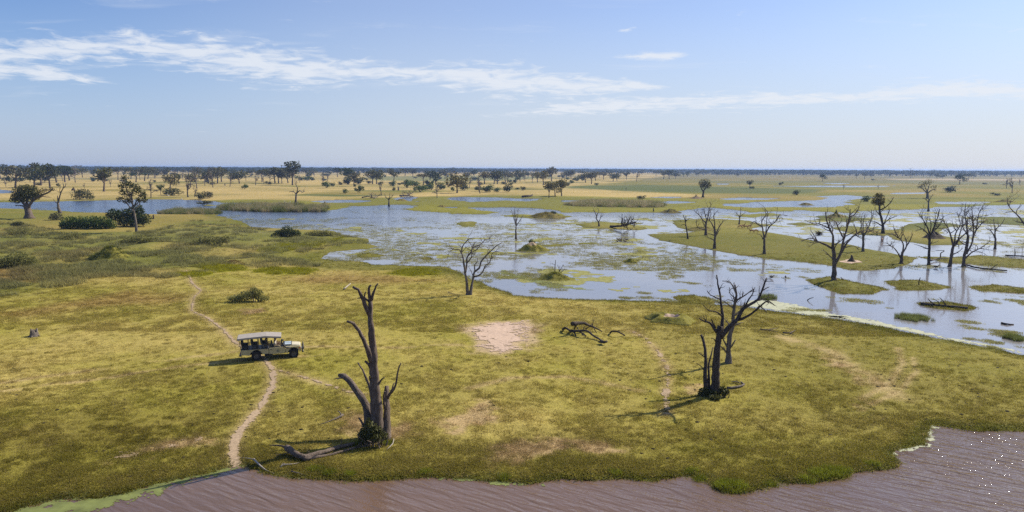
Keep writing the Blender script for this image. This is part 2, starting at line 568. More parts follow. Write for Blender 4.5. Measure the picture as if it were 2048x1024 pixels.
def new_mat(name):
    m = bpy.data.materials.new(name)
    m.use_nodes = True
    nt = NT(m.node_tree)
    b = m.node_tree.nodes['Principled BSDF']
    return m, nt, b


def simple(name, color, rough=0.7, metal=0.0, spec=0.4, var=0.25, scale=6.0, bump=0.0):
    m, nt, b = new_mat(name)
    tc = nt.node('ShaderNodeTexCoord').outputs['Object']
    n = nt.noise(tc, scale, 4, 0.6)
    c = nt.mix(nt.range(n, 0.3, 0.7), tuple(v * (1 - var) for v in color), tuple(min(1, v * (1 + var)) for v in color))
    nt.l.new(c, b.inputs['Base Color'])
    nt.l.new(nt.range(n, 0.2, 0.8, max(rough - 0.12, 0.02), min(rough + 0.1, 1)), b.inputs['Roughness'])
    b.inputs['Metallic'].default_value = metal
    b.inputs['Specular IOR Level'].default_value = spec
    if bump:
        bn = nt.node('ShaderNodeBump')
        bn.inputs['Strength'].default_value = 0.6
        bn.inputs['Distance'].default_value = bump
        nt.l.new(n, bn.inputs['Height'])
        nt.l.new(bn.outputs[0], b.inputs['Normal'])
    return m


# turf
M_turf, nt, b = new_mat('turf')
pos = nt.node('ShaderNodeNewGeometry').outputs['Position']
at = nt.node('ShaderNodeAttribute', attribute_name='cover')
f1 = nt.noise(pos, 1.7, 5, 0.62)
f2 = nt.noise(pos, 7.5, 4, 0.65)
f3 = nt.noise(nt.vmath('MULTIPLY', pos, (1, 1.6, 1)), 15.0, 3, 0.6)
v = nt.math('ADD', nt.range(f1, 0.28, 0.72, 0.80, 1.20), nt.math('ADD', nt.range(f2, 0.3, 0.7, -0.34, 0.34), nt.range(f3, 0.3, 0.7, -0.28, 0.28)))
c = nt.mix(1.0, at.outputs['Color'], nt.comb(v, v, v), 'MULTIPLY')
fl = nt.math('MULTIPLY', nt.range(f3, 0.57, 0.68), nt.range(f1, 0.40, 0.62))
c = nt.mix(nt.math('MULTIPLY', fl, at.outputs['Alpha']), c, (0.40, 0.31, 0.16))
nt.l.new(c, b.inputs['Base Color'])
b.inputs['Roughness'].default_value = 0.95
b.inputs['Specular IOR Level'].default_value = 0.08
bn = nt.node('ShaderNodeBump')
bn.inputs['Strength'].default_value = 1.0
bn.inputs['Distance'].default_value = 0.07
nt.l.new(nt.math('ADD', nt.math('MULTIPLY', f2, 0.9), nt.math('MULTIPLY', f1, 0.35)), bn.inputs['Height'])
nt.l.new(bn.outputs[0], b.inputs['Normal'])

# grass blades (colour comes with each tuft)
def blade_mat(name, attr='tint', trans=0.55):
    m, nt, b = new_mat(name)
    at = nt.node('ShaderNodeAttribute', attribute_name=attr, attribute_type='INSTANCER')
    nt.l.new(at.outputs['Color'], b.inputs['Base Color'])
    b.inputs['Roughness'].default_value = 0.75
    b.inputs['Specular IOR Level'].default_value = 0.12
    tr = nt.node('ShaderNodeBsdfTranslucent')
    nt.l.new(at.outputs['Color'], tr.inputs['Color'])
    mx = nt.node('ShaderNodeMixShader')
    mx.inputs[0].default_value = trans
    out = m.node_tree.nodes['Material Output']
    nt.l.new(b.outputs[0], mx.inputs[1])
    nt.l.new(tr.outputs[0], mx.inputs[2])
    nt.l.new(mx.outputs[0], out.inputs[0])
    return m


M_blade = blade_mat('grass_blades')


def leaf_mat(name, c0, c1, trans=0.25):
    m, nt, b = new_mat(name)
    oi = nt.node('ShaderNodeObjectInfo').outputs['Random']
    g = nt.node('ShaderNodeNewGeometry')
    n = nt.noise(nt.node('ShaderNodeTexCoord').outputs['Object'], 1.6, 3, 0.6)
    t = nt.math('ADD', nt.math('MULTIPLY', g.outputs['Random Per Island'], 0.55), nt.math('ADD', nt.math('MULTIPLY', n, 0.5), nt.math('MULTIPLY', oi, 0.35)))
    c = nt.mix(nt.range(t, 0.25, 1.1), c0, c1)
    nt.l.new(c, b.inputs['Base Color'])
    b.inputs['Roughness'].default_value = 0.6
    b.inputs['Specular IOR Level'].default_value = 0.2
    tr = nt.node('ShaderNodeBsdfTranslucent')
    nt.l.new(c, tr.inputs['Color'])
    mx = nt.node('ShaderNodeMixShader')
    mx.inputs[0].default_value = trans
    nt.l.new(b.outputs[0], mx.inputs[1])
    nt.l.new(tr.outputs[0], mx.inputs[2])
    nt.l.new(mx.outputs[0], m.node_tree.nodes['Material Output'].inputs[0])
    return m


M_leaf = leaf_mat('leaves_olive', (0.034, 0.042, 0.011), (0.105, 0.105, 0.028))
M_leaf_dark = leaf_mat('leaves_dark', (0.018, 0.032, 0.008), (0.050, 0.075, 0.016))
M_leaf_green = leaf_mat('leaves_fresh', (0.030, 0.060, 0.008), (0.090, 0.135, 0.018))
M_leaf_yellow = leaf_mat('leaves_yellowish', (0.080, 0.075, 0.015), (0.190, 0.150, 0.030))
M_leaf_grey = leaf_mat('leaves_greyish', (0.060, 0.062, 0.026), (0.125, 0.115, 0.050))
M_leaf_light = leaf_mat('leaves_light', (0.13, 0.14, 0.038), (0.27, 0.25, 0.085), 0.5)
M_reed = leaf_mat('reed_blades', (0.055, 0.080, 0.020), (0.150, 0.150, 0.045))
M_plume = leaf_mat('reed_plumes', (0.26, 0.21, 0.12), (0.36, 0.30, 0.19))


def bark_mat(name, c0, c1):
    m, nt, b = new_mat(name)
    tc = nt.node('ShaderNodeTexCoord').outputs['Object']
    st = nt.noise(nt.vmath('MULTIPLY', tc, (5.0, 5.0, 0.8)), 2.2, 5, 0.65)
    n = nt.noise(tc, 1.3, 3, 0.6)
    c = nt.mix(nt.range(nt.math('ADD', nt.math('MULTIPLY', st, 0.7), nt.math('MULTIPLY', n, 0.3)), 0.36, 0.66), c0, c1)
    nt.l.new(c, b.inputs['Base Color'])
    b.inputs['Roughness'].default_value = 0.9
    b.inputs['Specular IOR Level'].default_value = 0.15
    bn = nt.node('ShaderNodeBump')
    bn.inputs['Strength'].default_value = 0.9
    bn.inputs['Distance'].default_value = 0.06
    nt.l.new(st, bn.inputs['Height'])
    nt.l.new(bn.outputs[0], b.inputs['Normal'])
    return m


M_bark = bark_mat('bark_brown', (0.048, 0.037, 0.029), (0.205, 0.158, 0.125))
M_bark_grey = bark_mat('bark_grey', (0.075, 0.062, 0.052), (0.215, 0.180, 0.150))
M_bark_dark = bark_mat('bark_dark', (0.024, 0.019, 0.016), (0.110, 0.086, 0.070))
M_bark_pale = bark_mat('bark_bleached', (0.20, 0.17, 0.14), (0.46, 0.41, 0.35))
M_earth = simple('mound_earth', (0.16, 0.115, 0.07), 0.95, spec=0.1, var=0.4, scale=3.0, bump=0.05)
M_earth_dark = simple('dark_earth', (0.065, 0.050, 0.038), 0.95, spec=0.1, var=0.4, scale=3.0, bump=0.05)


def water_mat(name, col, rough0, rough1, wave, amp, calm):
    m, nt, b = new_mat(name)
    pos = nt.node('ShaderNodeNewGeometry').outputs['Position']
    n = nt.noise(nt.vmath('MULTIPLY', pos, (0.022, 0.05, 1)), 1.0, 3, 0.55)
    c = nt.mix(nt.range(n, 0.35, 0.65), tuple(x * 0.85 for x in col), tuple(x * 1.15 for x in col))
    ruf = nt.range(n, calm - 0.07, calm + 0.07)
    px_, py_, pz_ = nt.sep(pos)
    gust = nt.math('MAXIMUM', nt.math('MULTIPLY', nt.range(px_, -15, -70), nt.range(py_, 185, 235)), nt.range(py_, 255, 320))
    c = nt.mix(gust, c, (0.020, 0.030, 0.050))
    nt.l.new(c, b.inputs['Base Color'])
    nt.l.new(nt.math('ADD', nt.range(ruf, 0, 1, rough0, rough1), nt.math('MULTIPLY', gust, 0.10)), b.inputs['Roughness'])
    b.inputs['IOR'].default_value = 1.42 if wave > 1.5 else 1.45
    b.inputs['Specular IOR Level'].default_value = 0.5
    # fine capillary ripples too small to model give a broad sheen of glitter
    b.inputs['Coat Weight'].default_value = 0.15 if wave > 1.5 else 0.6
    b.inputs['Coat Roughness'].default_value = 0.36
    b.inputs['Coat IOR'].default_value = 1.4
    # wind ripples: short crests across the wind, two sizes
    rot = nt.node('ShaderNodeVectorRotate')
    rot.rotation_type = 'Z_AXIS'
    nt.l.new(pos, rot.inputs['Vector'])
    rot.inputs['Angle'].default_value = R(33)
    w1 = nt.noise(nt.vmath('MULTIPLY', rot.outputs[0], (0.30, 1.45, 1)), wave, 1, 0.45, 0.35)
    w2 = nt.noise(nt.vmath('MULTIPLY', pos, (1.0, 1.3, 1)), wave * 3.1, 2, 0.5, 0.3)
    hgt = nt.math('ADD', w1, nt.math('MULTIPLY', w2, 0.22))
    bn = nt.node('ShaderNodeBump')
    bn.inputs['Strength'].default_value = 1.0
    nt.l.new(nt.math('MULTIPLY', nt.math('ADD', nt.range(ruf, 0, 1, 0.35, 1.0), nt.math('MULTIPLY', gust, 9.0)), nt.math('MULTIPLY', amp, nt.range(px_, 2, 26, 0.5, 1.25) if wave > 1.5 else 1.0)), bn.inputs['Distance'])
    nt.l.new(hgt, bn.inputs['Height'])
    nt.l.new(bn.outputs[0], b.inputs['Normal'])
    return m


M_river = water_mat('river_water', (0.118, 0.072, 0.046), 0.035, 0.07, 1.7, 0.19, 0.42)
M_flood = water_mat('flood_water', (0.160, 0.145, 0.140), 0.03, 0.09, 1.3, 0.028, 0.53)

M_path = simple('path_dirt', (0.33, 0.245, 0.16), 0.95, spec=0.1, var=0.25, scale=5.0, bump=0.04)
M_sand = simple('bare_sand', (0.44, 0.325, 0.245), 0.95, spec=0.1, var=0.22, scale=4.0, bump=0.05)
M_scum = simple('pale_scum', (0.34, 0.35, 0.24), 0.8, spec=0.2, var=0.3, scale=2.0)
M_algae = simple('algae', (0.135, 0.155, 0.045), 0.75, spec=0.25, var=0.3, scale=1.2)
M_mat = simple('floating_plants', (0.21, 0.205, 0.060), 0.85, spec=0.15, var=0.35, scale=1.5)

# ------------------------------------------------------------------ object helpers
COL = scene.collection


def tag(o, label=None, cat=None, group=None, kind=None):
    for k, v in (('label', label), ('category', cat), ('group', group), ('kind', kind)):
        if v:
            o[k] = v
    return o


def empty(name, loc=(0, 0, 0), rz=0.0):
    o = bpy.data.objects.new(name, None)
    o.empty_display_size = 0.3
    o.location = loc
    o.rotation_euler = (0, 0, rz)
    COL.objects.link(o)
    return o


def link(name, me, mat=None, parent=None, loc=None):
    o = bpy.data.objects.new(name, me)
    if mat is not None and not me.materials:
        me.materials.append(mat)
    COL.objects.link(o)
    if parent is not None:
        o.parent = parent
    if loc is not None:
        o.location = loc
    return o


def mesh_np(name, V, Fq, smooth=False):
    """V (n,3), Fq (m,k) index array"""
    me = bpy.data.meshes.new(name)
    V = np.asarray(V, np.float32)
    Fq = np.asarray(Fq, np.int32)
    k = Fq.shape[1]
    me.vertices.add(len(V))
    me.vertices.foreach_set('co', V.ravel())
    me.loops.add(Fq.size)
    me.loops.foreach_set('vertex_index', Fq.ravel())
    me.polygons.add(len(Fq))
    me.polygons.foreach_set('loop_start', np.arange(0, Fq.size, k, dtype=np.int32))
    me.polygons.foreach_set('loop_total', np.full(len(Fq), k, np.int32))
    if smooth:
        me.polygons.foreach_set('use_smooth', np.ones(len(Fq), bool))
    me.update(calc_edges=True)
    me.validate()
    return me


class MB:
    """collects tubes, boxes and prisms for one mesh"""
    def __init__(self):
        self.v = []
        self.f = []

    def tube(self, pts, rad, sides=6, jit=0.0, cap=True, rnd=rng):
        n = len(pts)
        pts = [Vector(p) for p in pts]
        if n < 2:
            return
        base = len(self.v)
        t0 = (pts[1] - pts[0]).normalized()
        nrm = t0.orthogonal().normalized()
        for i in range(n):
            t = (pts[min(i + 1, n - 1)] - pts[max(i - 1, 0)])
            if t.length < 1e-6:
                t = t0
            t = t.normalized()
            nrm = (nrm - t * nrm.dot(t))
            if nrm.length < 1e-5:
                nrm = t.orthogonal()
            nrm.normalize()
            bi = t.cross(nrm)
            for k in range(sides):
                a = 2 * math.pi * k / sides
                r = rad[i] * (1 + (rnd.uniform(-jit, jit) if jit else 0))
                self.v.append(pts[i] + (nrm * math.cos(a) + bi * math.sin(a)) * r)
        for i in range(n - 1):
            for k in range(sides):
                a = base + i * sides + k
                b_ = base + i * sides + (k + 1) % sides
                self.f.append((a, b_, b_ + sides, a + sides))
        if cap:
            self.f.append(tuple(base + k for k in reversed(range(sides))))
            self.f.append(tuple(base + (n - 1) * sides + k for k in range(sides)))

    def box(self, c, s, rot=None):
        base = len(self.v)
        M = rot or Matrix.Identity(3)
        for dx in (-.5, .5):
            for dy in (-.5, .5):
                for dz in (-.5, .5):
                    self.v.append(Vector(c) + M @ Vector((dx * s[0], dy * s[1], dz * s[2])))
        for f in ((0, 1, 3, 2), (4, 6, 7, 5), (0, 4, 5, 1), (2, 3, 7, 6), (0, 2, 6, 4), (1, 5, 7, 3)):
            self.f.append(tuple(base + i for i in f))

    def prism(self, prof, y0, y1):
        """profile in x,z extruded over y"""
        base = len(self.v)
        n = len(prof)
        for y in (y0, y1):
            for x, z in prof:
                self.v.append(Vector((x, y, z)))
        self.f.append(tuple(base + i for i in range(n)))
        self.f.append(tuple(base + n + i for i in reversed(range(n))))
        for i in range(n):
            j = (i + 1) % n
            self.f.append((base + j, base + i, base + n + i, base + n + j))

    def mesh(self, name, smooth=False):
        me = bpy.data.meshes.new(name)
        me.from_pydata([tuple(v) for v in self.v], [], self.f)
        if smooth:
            for p in me.polygons:
                p.use_smooth = True
        me.update()
        return me

    def build(self, name, mat, parent=None, smooth=False, bevel=0.0):
        o = link(name, self.mesh(name, smooth), mat, parent)
        if bevel:
            m = o.modifiers.new('bevel', 'BEVEL')
            m.width = bevel
            m.segments = 2
            m.limit_method = 'ANGLE'
        return o


def smooth_path(pts, step, wob, rnd):
    """resample a polyline of Vectors with a Catmull-Rom curve and a little crookedness"""
    P = [Vector(p) for p in pts]
    P = [P[0] * 2 - P[1]] + P + [P[-1] * 2 - P[-2]]
    out = []
    for i in range(1, len(P) - 2):
        p0, p1, p2, p3 = P[i - 1], P[i], P[i + 1], P[i + 2]
        n = max(2, int((p2 - p1).length / step))
        for k in range(n):
            t = k / n
            q = 0.5 * ((2 * p1) + (p2 - p0) * t + (2 * p0 - 5 * p1 + 4 * p2 - p3) * t * t + (3 * p1 - p0 - 3 * p2 + p3) * t ** 3)
            out.append(q)
    out.append(P[-2])
    for i in range(1, len(out)):
        out[i] = out[i] + Vector((rnd.uniform(-1, 1), rnd.uniform(-1, 1), rnd.uniform(-1, 1))) * wob
    return out


def crooked(p, d, L, n, bend, up, rnd):
    """a crooked run of n points from p"""
    pts = [Vector(p)]
    d = Vector(d).normalized()
    for i in range(n):
        d = (d + Vector((rnd.gauss(0, bend), rnd.gauss(0, bend), rnd.gauss(0, bend) + up))).normalized()
        pts.append(pts[-1] + d * (L / n))
    return pts


def twigs(mb, pts, rad, n, length, rnd, lev=1, lo=0.3, sides=4, up=0.06):
    for _ in range(n):
        i = min(len(pts) - 2, int((lo + (1 - lo) * rnd.random()) * (len(pts) - 1)))
        t = (pts[i + 1] - pts[i]).normalized()
        side = Vector((rnd.gauss(0, 1), rnd.gauss(0, 1), rnd.gauss(0.25, 0.8)))
        side = (side - t * side.dot(t)).normalized()
        d = (t * rnd.uniform(0.3, 0.9) + side).normalized()
        L = length * rnd.uniform(0.45, 1.2)
        r0 = min(rad[i] * 0.65, L * 0.05) + 0.006
        k = 5
        q = crooked(pts[i], d, L, k, 0.24, up, rnd)
        rr = [r0 * (1 - 0.75 * j / k) for j in range(k + 1)]
        mb.tube(q, rr, sides, 0.0, False)
        if lev > 0:
            twigs(mb, q, rr, 2 + rnd.randrange(2), length * 0.5, rnd, lev - 1, 0.25, 3, up)


def leaf_cloud(lobes, n, size, seed, gap=0.0):
    """many leaf-sized quads spread through ellipsoid lobes (cx,cy,cz,rx,ry,rz)"""
    g = np.random.default_rng(seed)
    vol = np.array([l[3] * l[4] * l[5] for l in lobes]) ** 0.67
    idx = g.choice(len(lobes), n, p=vol / vol.sum())
    L = np.array(lobes)[idx]
    d = g.normal(size=(n, 3))
    d /= np.linalg.norm(d, axis=1, keepdims=True)
    r = g.random(n) ** 0.42
    c = L[:, :3] + d * L[:, 3:] * r[:, None]
    a = g.normal(size=(n, 3))
    a /= np.linalg.norm(a, axis=1, keepdims=True)
    b = np.cross(a, g.normal(size=(n, 3)))
    b /= np.linalg.norm(b, axis=1, keepdims=True) + 1e-9
    s = size * g.uniform(0.5, 1.3, n)[:, None]
    V = np.stack([c - a * s - b * s * 0.5, c + a * s * 0.25 - b * s * 0.75, c + a * s + b * s * 0.4, c - a * s * 0.3 + b * s * 0.7], 1).reshape(-1, 3)
    Fq = np.arange(4 * n).reshape(n, 4)
    return V, Fq


ORD = ['first', 'second', 'third', 'fourth', 'fifth', 'sixth', 'seventh', 'eighth', 'ninth', 'tenth', 'eleventh', 'twelfth', 'thirteenth',
       'fourteenth', 'fifteenth', 'sixteenth', 'seventeenth', 'eighteenth', 'nineteenth']
TENS = {2: 'twent', 3: 'thirt', 4: 'fort', 5: 'fift', 6: 'sixt', 7: 'sevent', 8: 'eight', 9: 'ninet'}


def ordinal(i):
    """1 -> first"""
    if i < 20:
        return ORD[i - 1]
    t, u = divmod(i, 10)
    return TENS[t] + 'ieth' if u == 0 else TENS[t] + 'y-' + ORD[u - 1]


#==STRUCTURE==
# ------------------------------------------------------------------ terrain sheet (finer near, coarser far, out to the horizon)
s_rows = np.concatenate([np.arange(1.10, 0.50, -0.0065), np.arange(0.50, 0.12, -0.00125), np.arange(0.12, 0.004, -0.0007), [0.0034, 0.0028, 0.0022, 0.0017, 0.00125, 0.0009]])
u_cols = np.concatenate([np.arange(-1.5, -0.78, 0.018), np.arange(-0.78, 0.78, 0.0026), np.arange(0.78, 1.5, 0.018)])
Yr = CAM_H / s_rows
GX = (u_cols[None, :] * Yr[:, None])
GY = np.repeat(Yr[:, None], len(u_cols), 1)
gx, gy = GX.ravel(), GY.ravel()
gsd = land_sd(gx, gy)
gz = height(gx, gy, gsd)
gcol, gfl = cover(gx, gy, gsd)
nr, nc = GX.shape
ii = np.arange(nr * nc).reshape(nr, nc)
quads = np.stack([ii[:-1, :-1], ii[:-1, 1:], ii[1:, 1:], ii[1:, :-1]], -1).reshape(-1, 4)
me = mesh_np('ground', np.stack([gx, gy, gz], 1), quads, True)
ca = me.color_attributes.new('cover', 'FLOAT_COLOR', 'POINT')
ca.data.foreach_set('color', np.concatenate([gcol, gfl[:, None]], 1).astype(np.float32).ravel())
ground_o = link('ground', me, M_turf)
tag(ground_o, 'green and golden grassland of the flood plain', None, None, 'structure')


def sheet(name, x0, x1, y0, y1, z, mat, label):
    me = mesh_np(name, [(x0, y0, z), (x1, y0, z), (x1, y1, z), (x0, y1, z)], [(0, 1, 2, 3)])
    o = link(name, me, mat)
    tag(o, label, None, None, 'structure')
    return o


SPLIT = 58.0
sheet('river', -300, 300, -120, SPLIT, 0.0, M_river, 'brown rippled river in the foreground')
sheet('flood_water', -1400, 1400, SPLIT, 1100, 0.0, M_flood, 'shallow flood water reflecting the sky')


def cells(name, label, poly, cell, mat, z=None, off=0.02, nscale=0.8, namp=1.0, thr=0.0, kind='structure', line=None, width=1.0, hole=0.0, lift=0.0, cap=15.0, fade=0.5):
    """a ragged patch: small squares kept where the outline plus noise says so"""
    P = poly if poly is not None else line
    lo, hi = P.min(0) - width - 1, P.max(0) + width + 1
    xs = np.arange(lo[0], hi[0], cell)
    ys = np.arange(lo[1], hi[1], cell)
    X, Y = np.meshgrid(xs, ys)
    if poly is not None:
        s = sdf_poly(poly, X, Y)
    else:
        s = width * np.clip(1.55 - Y / 70, 0.4, 1.1) - sdf_line(line, X, Y)
    nz = fbm(X / nscale, Y / nscale, 4, 71, 0.6) - 0.5
    s = np.minimum(s, cap) + nz * namp
    keep = (s[:-1, :-1] > thr)
    if hole:
        keep &= (fbm(X[:-1, :-1] / (cell * 5), Y[:-1, :-1] / (cell * 5), 4, 77, 0.75) + np.clip(s[:-1, :-1], 0, 0.6 / fade) * fade) > hole
    Z = (height(X, Y) + off) if z is None else np.full(X.shape, z)
    if z is not None:
        keep &= land_sd(X[:-1, :-1], Y[:-1, :-1]) < 0.25
    Z = Z + lift
    idx = np.arange(X.size).reshape(X.shape)
    q = np.stack([idx[:-1, :-1], idx[:-1, 1:], idx[1:, 1:], idx[1:, :-1]], -1)[keep]
    if len(q) == 0:
        return None
    used, inv = np.unique(q.ravel(), return_inverse=True)
    jx = (hash2(np.floor(X / cell + .5), np.floor(Y / cell + .5), 5) - .5) * cell * 0.7
    jy = (hash2(np.floor(X / cell + .5), np.floor(Y / cell + .5), 6) - .5) * cell * 0.7
    V = np.stack([(X + jx).ravel()[used], (Y + jy).ravel()[used], Z.ravel()[used]], 1)
    me = mesh_np(name, V, inv.reshape(-1, 4), True)
    o = link(name, me, mat)
    tag(o, label, None, None, kind)
    return o


PATH_LINE = PATH
cells('path', 'narrow sandy path winding past the safari vehicle to the river', None, 0.11, M_path, line=PATH, width=0.33, nscale=0.5, namp=0.42, off=0.035, hole=0.52, fade=1.6)
cells('bare_sand', 'pale pink bare sand patch in the middle of the grass', BARE, 0.10, M_sand, nscale=1.6, namp=2.4, off=0.04, hole=0.78, fade=0.22)
cells('path', 'faint sandy path running down from the fallen dead tree', None, 0.12, M_path, line=TRACKS[3][0], width=0.26, nscale=0.7, namp=0.7, off=0.035, hole=0.60, fade=0.9)
cells('path', 'faint side path leaving the main path towards the tall dead tree', None, 0.12, M_path, line=TRACKS[2][0], width=0.2, nscale=0.7, namp=0.6, off=0.035, hole=0.60, fade=0.9)
cells('bare_sand', 'straw coloured sandy streak in the grass at lower left', PALE[0], 0.11, M_path, nscale=0.9, namp=1.5, off=0.035, hole=0.72)
# scum and algae afloat along the banks
SC1 = poly_w([(1480, 612), (1540, 620), (1600, 628), (1680, 638), (1700, 634), (1640, 620), (1560, 604), (1500, 600)])
cells('floating_scum', 'pale floating scum along the flood shore beside the dead twin trees', SC1, 0.2, M_scum, z=0.012, nscale=1.0, namp=2.2, hole=0.62, kind='stuff')
SC2 = poly_w([(1640, 632), (1770, 655), (1850, 672), (1950, 690), (2060, 712), (2300, 745), (2300, 735), (2060, 705), (1950, 684), (1850, 664), (1770, 645), (1690, 630)])
cells('floating_scum', 'white line of scum along the flood shore at the right', SC2, 0.16, M_scum, z=0.012, nscale=0.9, namp=1.6, hole=0.66, kind='stuff')
SC3 = poly_w([(1785, 905), (1850, 888), (1870, 850), (1810, 838), (1790, 848), (1830, 870), (1780, 895)])
cells('floating_scum', 'whitish scum in the river bay at lower right', poly_w([(1770, 915), (1850, 892), (1880, 852), (1800, 835), (1780, 850), (1826, 872)]), 0.10, M_scum, z=0.014, nscale=0.7, namp=1.2, hole=0.55, kind='stuff')
AL = poly_w([(190, 1030), (230, 1012), (290, 998), (365, 972), (425, 953), (472, 942), (497, 930), (440, 930), (360, 950), (180, 990), (0, 1010), (0, 1060)])
cells('algae', 'bright green algae mat floating along the lower left bank', AL, 0.10, M_algae, z=0.014, nscale=0.7, namp=1.1, hole=0.62, fade=0.35, kind='stuff')
cells('algae', 'yellow green algae afloat off the mound islet', poly_w([(985, 545), (1010, 540), (1060, 556), (1110, 567), (1160, 575), (1200, 582), (1130, 580), (1060, 568)]), 0.35, M_algae, z=0.012, nscale=2.5, namp=4, hole=0.78, kind='stuff')
cells('algae', 'green algae scum along the river bank below the tall dead tree', poly_w([(780, 962), (900, 948), (1000, 952), (1060, 958), (1080, 970), (1000, 975), (880, 960)]), 0.09, M_algae, z=0.014, nscale=0.6, namp=1.0, hole=0.62, kind='stuff')
# floating plants all over the shallows
FP = poly_w([(440, 434), (520, 452), (668, 462), (740, 476), (765, 492), (660, 506), (650, 518), (900, 533), (960, 558), (1100, 590), (1350, 596), (1500, 560), (1640, 552), (1560, 532), (1330, 490), (1240, 460), (1400, 430), (1100, 440), (800, 455), (660, 436)])
cells('floating_plants', 'olive mats of floating plants spread over the shallow flood', FP, 0.34, M_mat, z=0.010, nscale=6.5, namp=19.0, thr=6.8, cap=4.0, hole=0.74, kind='stuff')
FP2 = poly_w([(1290, 470), (1240, 445), (1400, 425), (1700, 428), (2048, 415), (2300, 420), (2300, 470), (2048, 500), (1850, 500), (1600, 470)])
cells('floating_plants', 'olive floating plants in the far right shallows', FP2, 0.5, M_mat, z=0.010, nscale=8.0, namp=18.0, thr=6.0, cap=4.0, hole=0.62, kind='stuff')
# ------------------------------------------------------------------ grass, reeds and other growth that nobody could count
PROTO = {}


def tuft_mesh(name, n, rad, h, w, seed, lean=0.5, flat_bits=0):
    g = random.Random(seed)
    V, Fq = [], []
    for i in range(n):
        a = g.uniform(0, 6.283)
        r = rad * math.sqrt(g.random())
        p = Vector((r * math.cos(a), r * math.sin(a), -0.03))
        hh = h * g.uniform(0.45, 1.1)
        b = g.uniform(0, 6.283)
        side = Vector((math.cos(b), math.sin(b), 0)) * w * g.uniform(0.6, 1.2)
        tip = p + Vector((g.gauss(0, lean) * hh + 0.18 * hh, g.gauss(0, lean) * hh, hh))
        k = len(V)
        V += [p - side, p + side, tip]
        Fq.append((k, k + 1, k + 2))
    for i in range(flat_bits):
        a = g.uniform(0, 6.283)
        r = rad * math.sqrt(g.random())
        p = Vector((r * math.cos(a), r * math.sin(a), 0.035))
        s = w * g.uniform(1.0, 3.0)
        k = len(V)
        V += [p + Vector((-s, -s * .6, 0)), p + Vector((s, -s * .4, .004)), p + Vector((g.uniform(-s, s), s, .008))]
        Fq.append((k, k + 1, k + 2))
    me = mesh_np(name, np.array([tuple(v) for v in V]), np.array(Fq))
    return me


def proto_coll(name, meshes, mat):
    c = bpy.data.collections.new(name)
    for i, me in enumerate(meshes):
        if not me.materials:
            me.materials.append(mat)
        o = bpy.data.objects.new('%s_%02d' % (name, i), me)
        c.objects.link(o)
    return c


def scatter(name, label, P, scale, tint, coll, nvar, seed, tilt=0.0, squash=None):
    """one object whose points carry copies of the growth"""
    g = np.random.default_rng(seed)
    n = len(P)
    me = bpy.data.meshes.new(name)
    me.vertices.add(n)
    me.vertices.foreach_set('co', np.asarray(P, np.float32).ravel())
    sc = np.asarray(scale, np.float32)
    if sc.ndim == 1:
        sc = np.repeat(sc[:, None], 3, 1)
    if squash is not None:
        sc = sc * np.asarray(squash, np.float32)
    a = me.attributes.new('sc', 'FLOAT_VECTOR', 'POINT')
    a.data.foreach_set('vector', sc.astype(np.float32).ravel())
    rot = np.zeros((n, 3), np.float32)
    rot[:, 2] = g.uniform(0, 6.283, n)
    if tilt:
        rot[:, :2] = g.normal(0, tilt, (n, 2))
    a = me.attributes.new('rt', 'FLOAT_VECTOR', 'POINT')
    a.data.foreach_set('vector', rot.ravel())
    a = me.attributes.new('vr', 'INT', 'POINT')
    a.data.foreach_set('value', g.integers(0, nvar, n).astype(np.int32))
    a = me.attributes.new('tint', 'FLOAT_COLOR', 'POINT')
    t4 = np.concatenate([np.clip(tint, 0, 1), np.ones((n, 1))], 1).astype(np.float32)
    a.data.foreach_set('color', t4.ravel())
    o = link(name, me)
    tag(o, label, None, None, 'stuff')
    ng = bpy.data.node_groups.new(name, 'GeometryNodeTree')
    ng.interface.new_socket('Geometry', in_out='INPUT', socket_type='NodeSocketGeometry')
    ng.interface.new_socket('Geometry', in_out='OUTPUT', socket_type='NodeSocketGeometry')
    gi = ng.nodes.new('NodeGroupInput')
    go = ng.nodes.new('NodeGroupOutput')
    ip = ng.nodes.new('GeometryNodeInstanceOnPoints')
    ci = ng.nodes.new('GeometryNodeCollectionInfo')
    ci.inputs['Collection'].default_value = coll
    ci.inputs['Separate Children'].default_value = True
    ci.inputs['Reset Children'].default_value = True

    def attr(nm, typ):
        q = ng.nodes.new('GeometryNodeInputNamedAttribute')
        q.data_type = typ
        q.inputs['Name'].default_value = nm
        return q.outputs['Attribute']
    L = ng.links.new
    L(gi.outputs[0], ip.inputs['Points'])
    L(ci.outputs[0], ip.inputs['Instance'])
    ip.inputs['Pick Instance'].default_value = True
    L(attr('vr', 'INT'), ip.inputs['Instance Index'])
    e2r = ng.nodes.new('FunctionNodeEulerToRotation')
    L(attr('rt', 'FLOAT_VECTOR'), e2r.inputs[0])
    L(e2r.outputs[0], ip.inputs['Rotation'])
    L(attr('sc', 'FLOAT_VECTOR'), ip.inputs['Scale'])
    L(ip.outputs[0], go.inputs[0])
    m = o.modifiers.new('growth', 'NODES')
    m.node_group = ng
    return o


def fan_points(n, y0, y1, seed, power=2.0, half=0.80):
    """random ground points in a fan ahead, thinning out with distance"""
    g = np.random.default_rng(seed)
    t = g.random(n)
    a, b_ = 1 / y0 ** power, 1 / y1 ** power
    Y = (a + (b_ - a) * t) ** (-1 / power)
    X = g.uniform(-half, half, n) * Y
    return X, Y


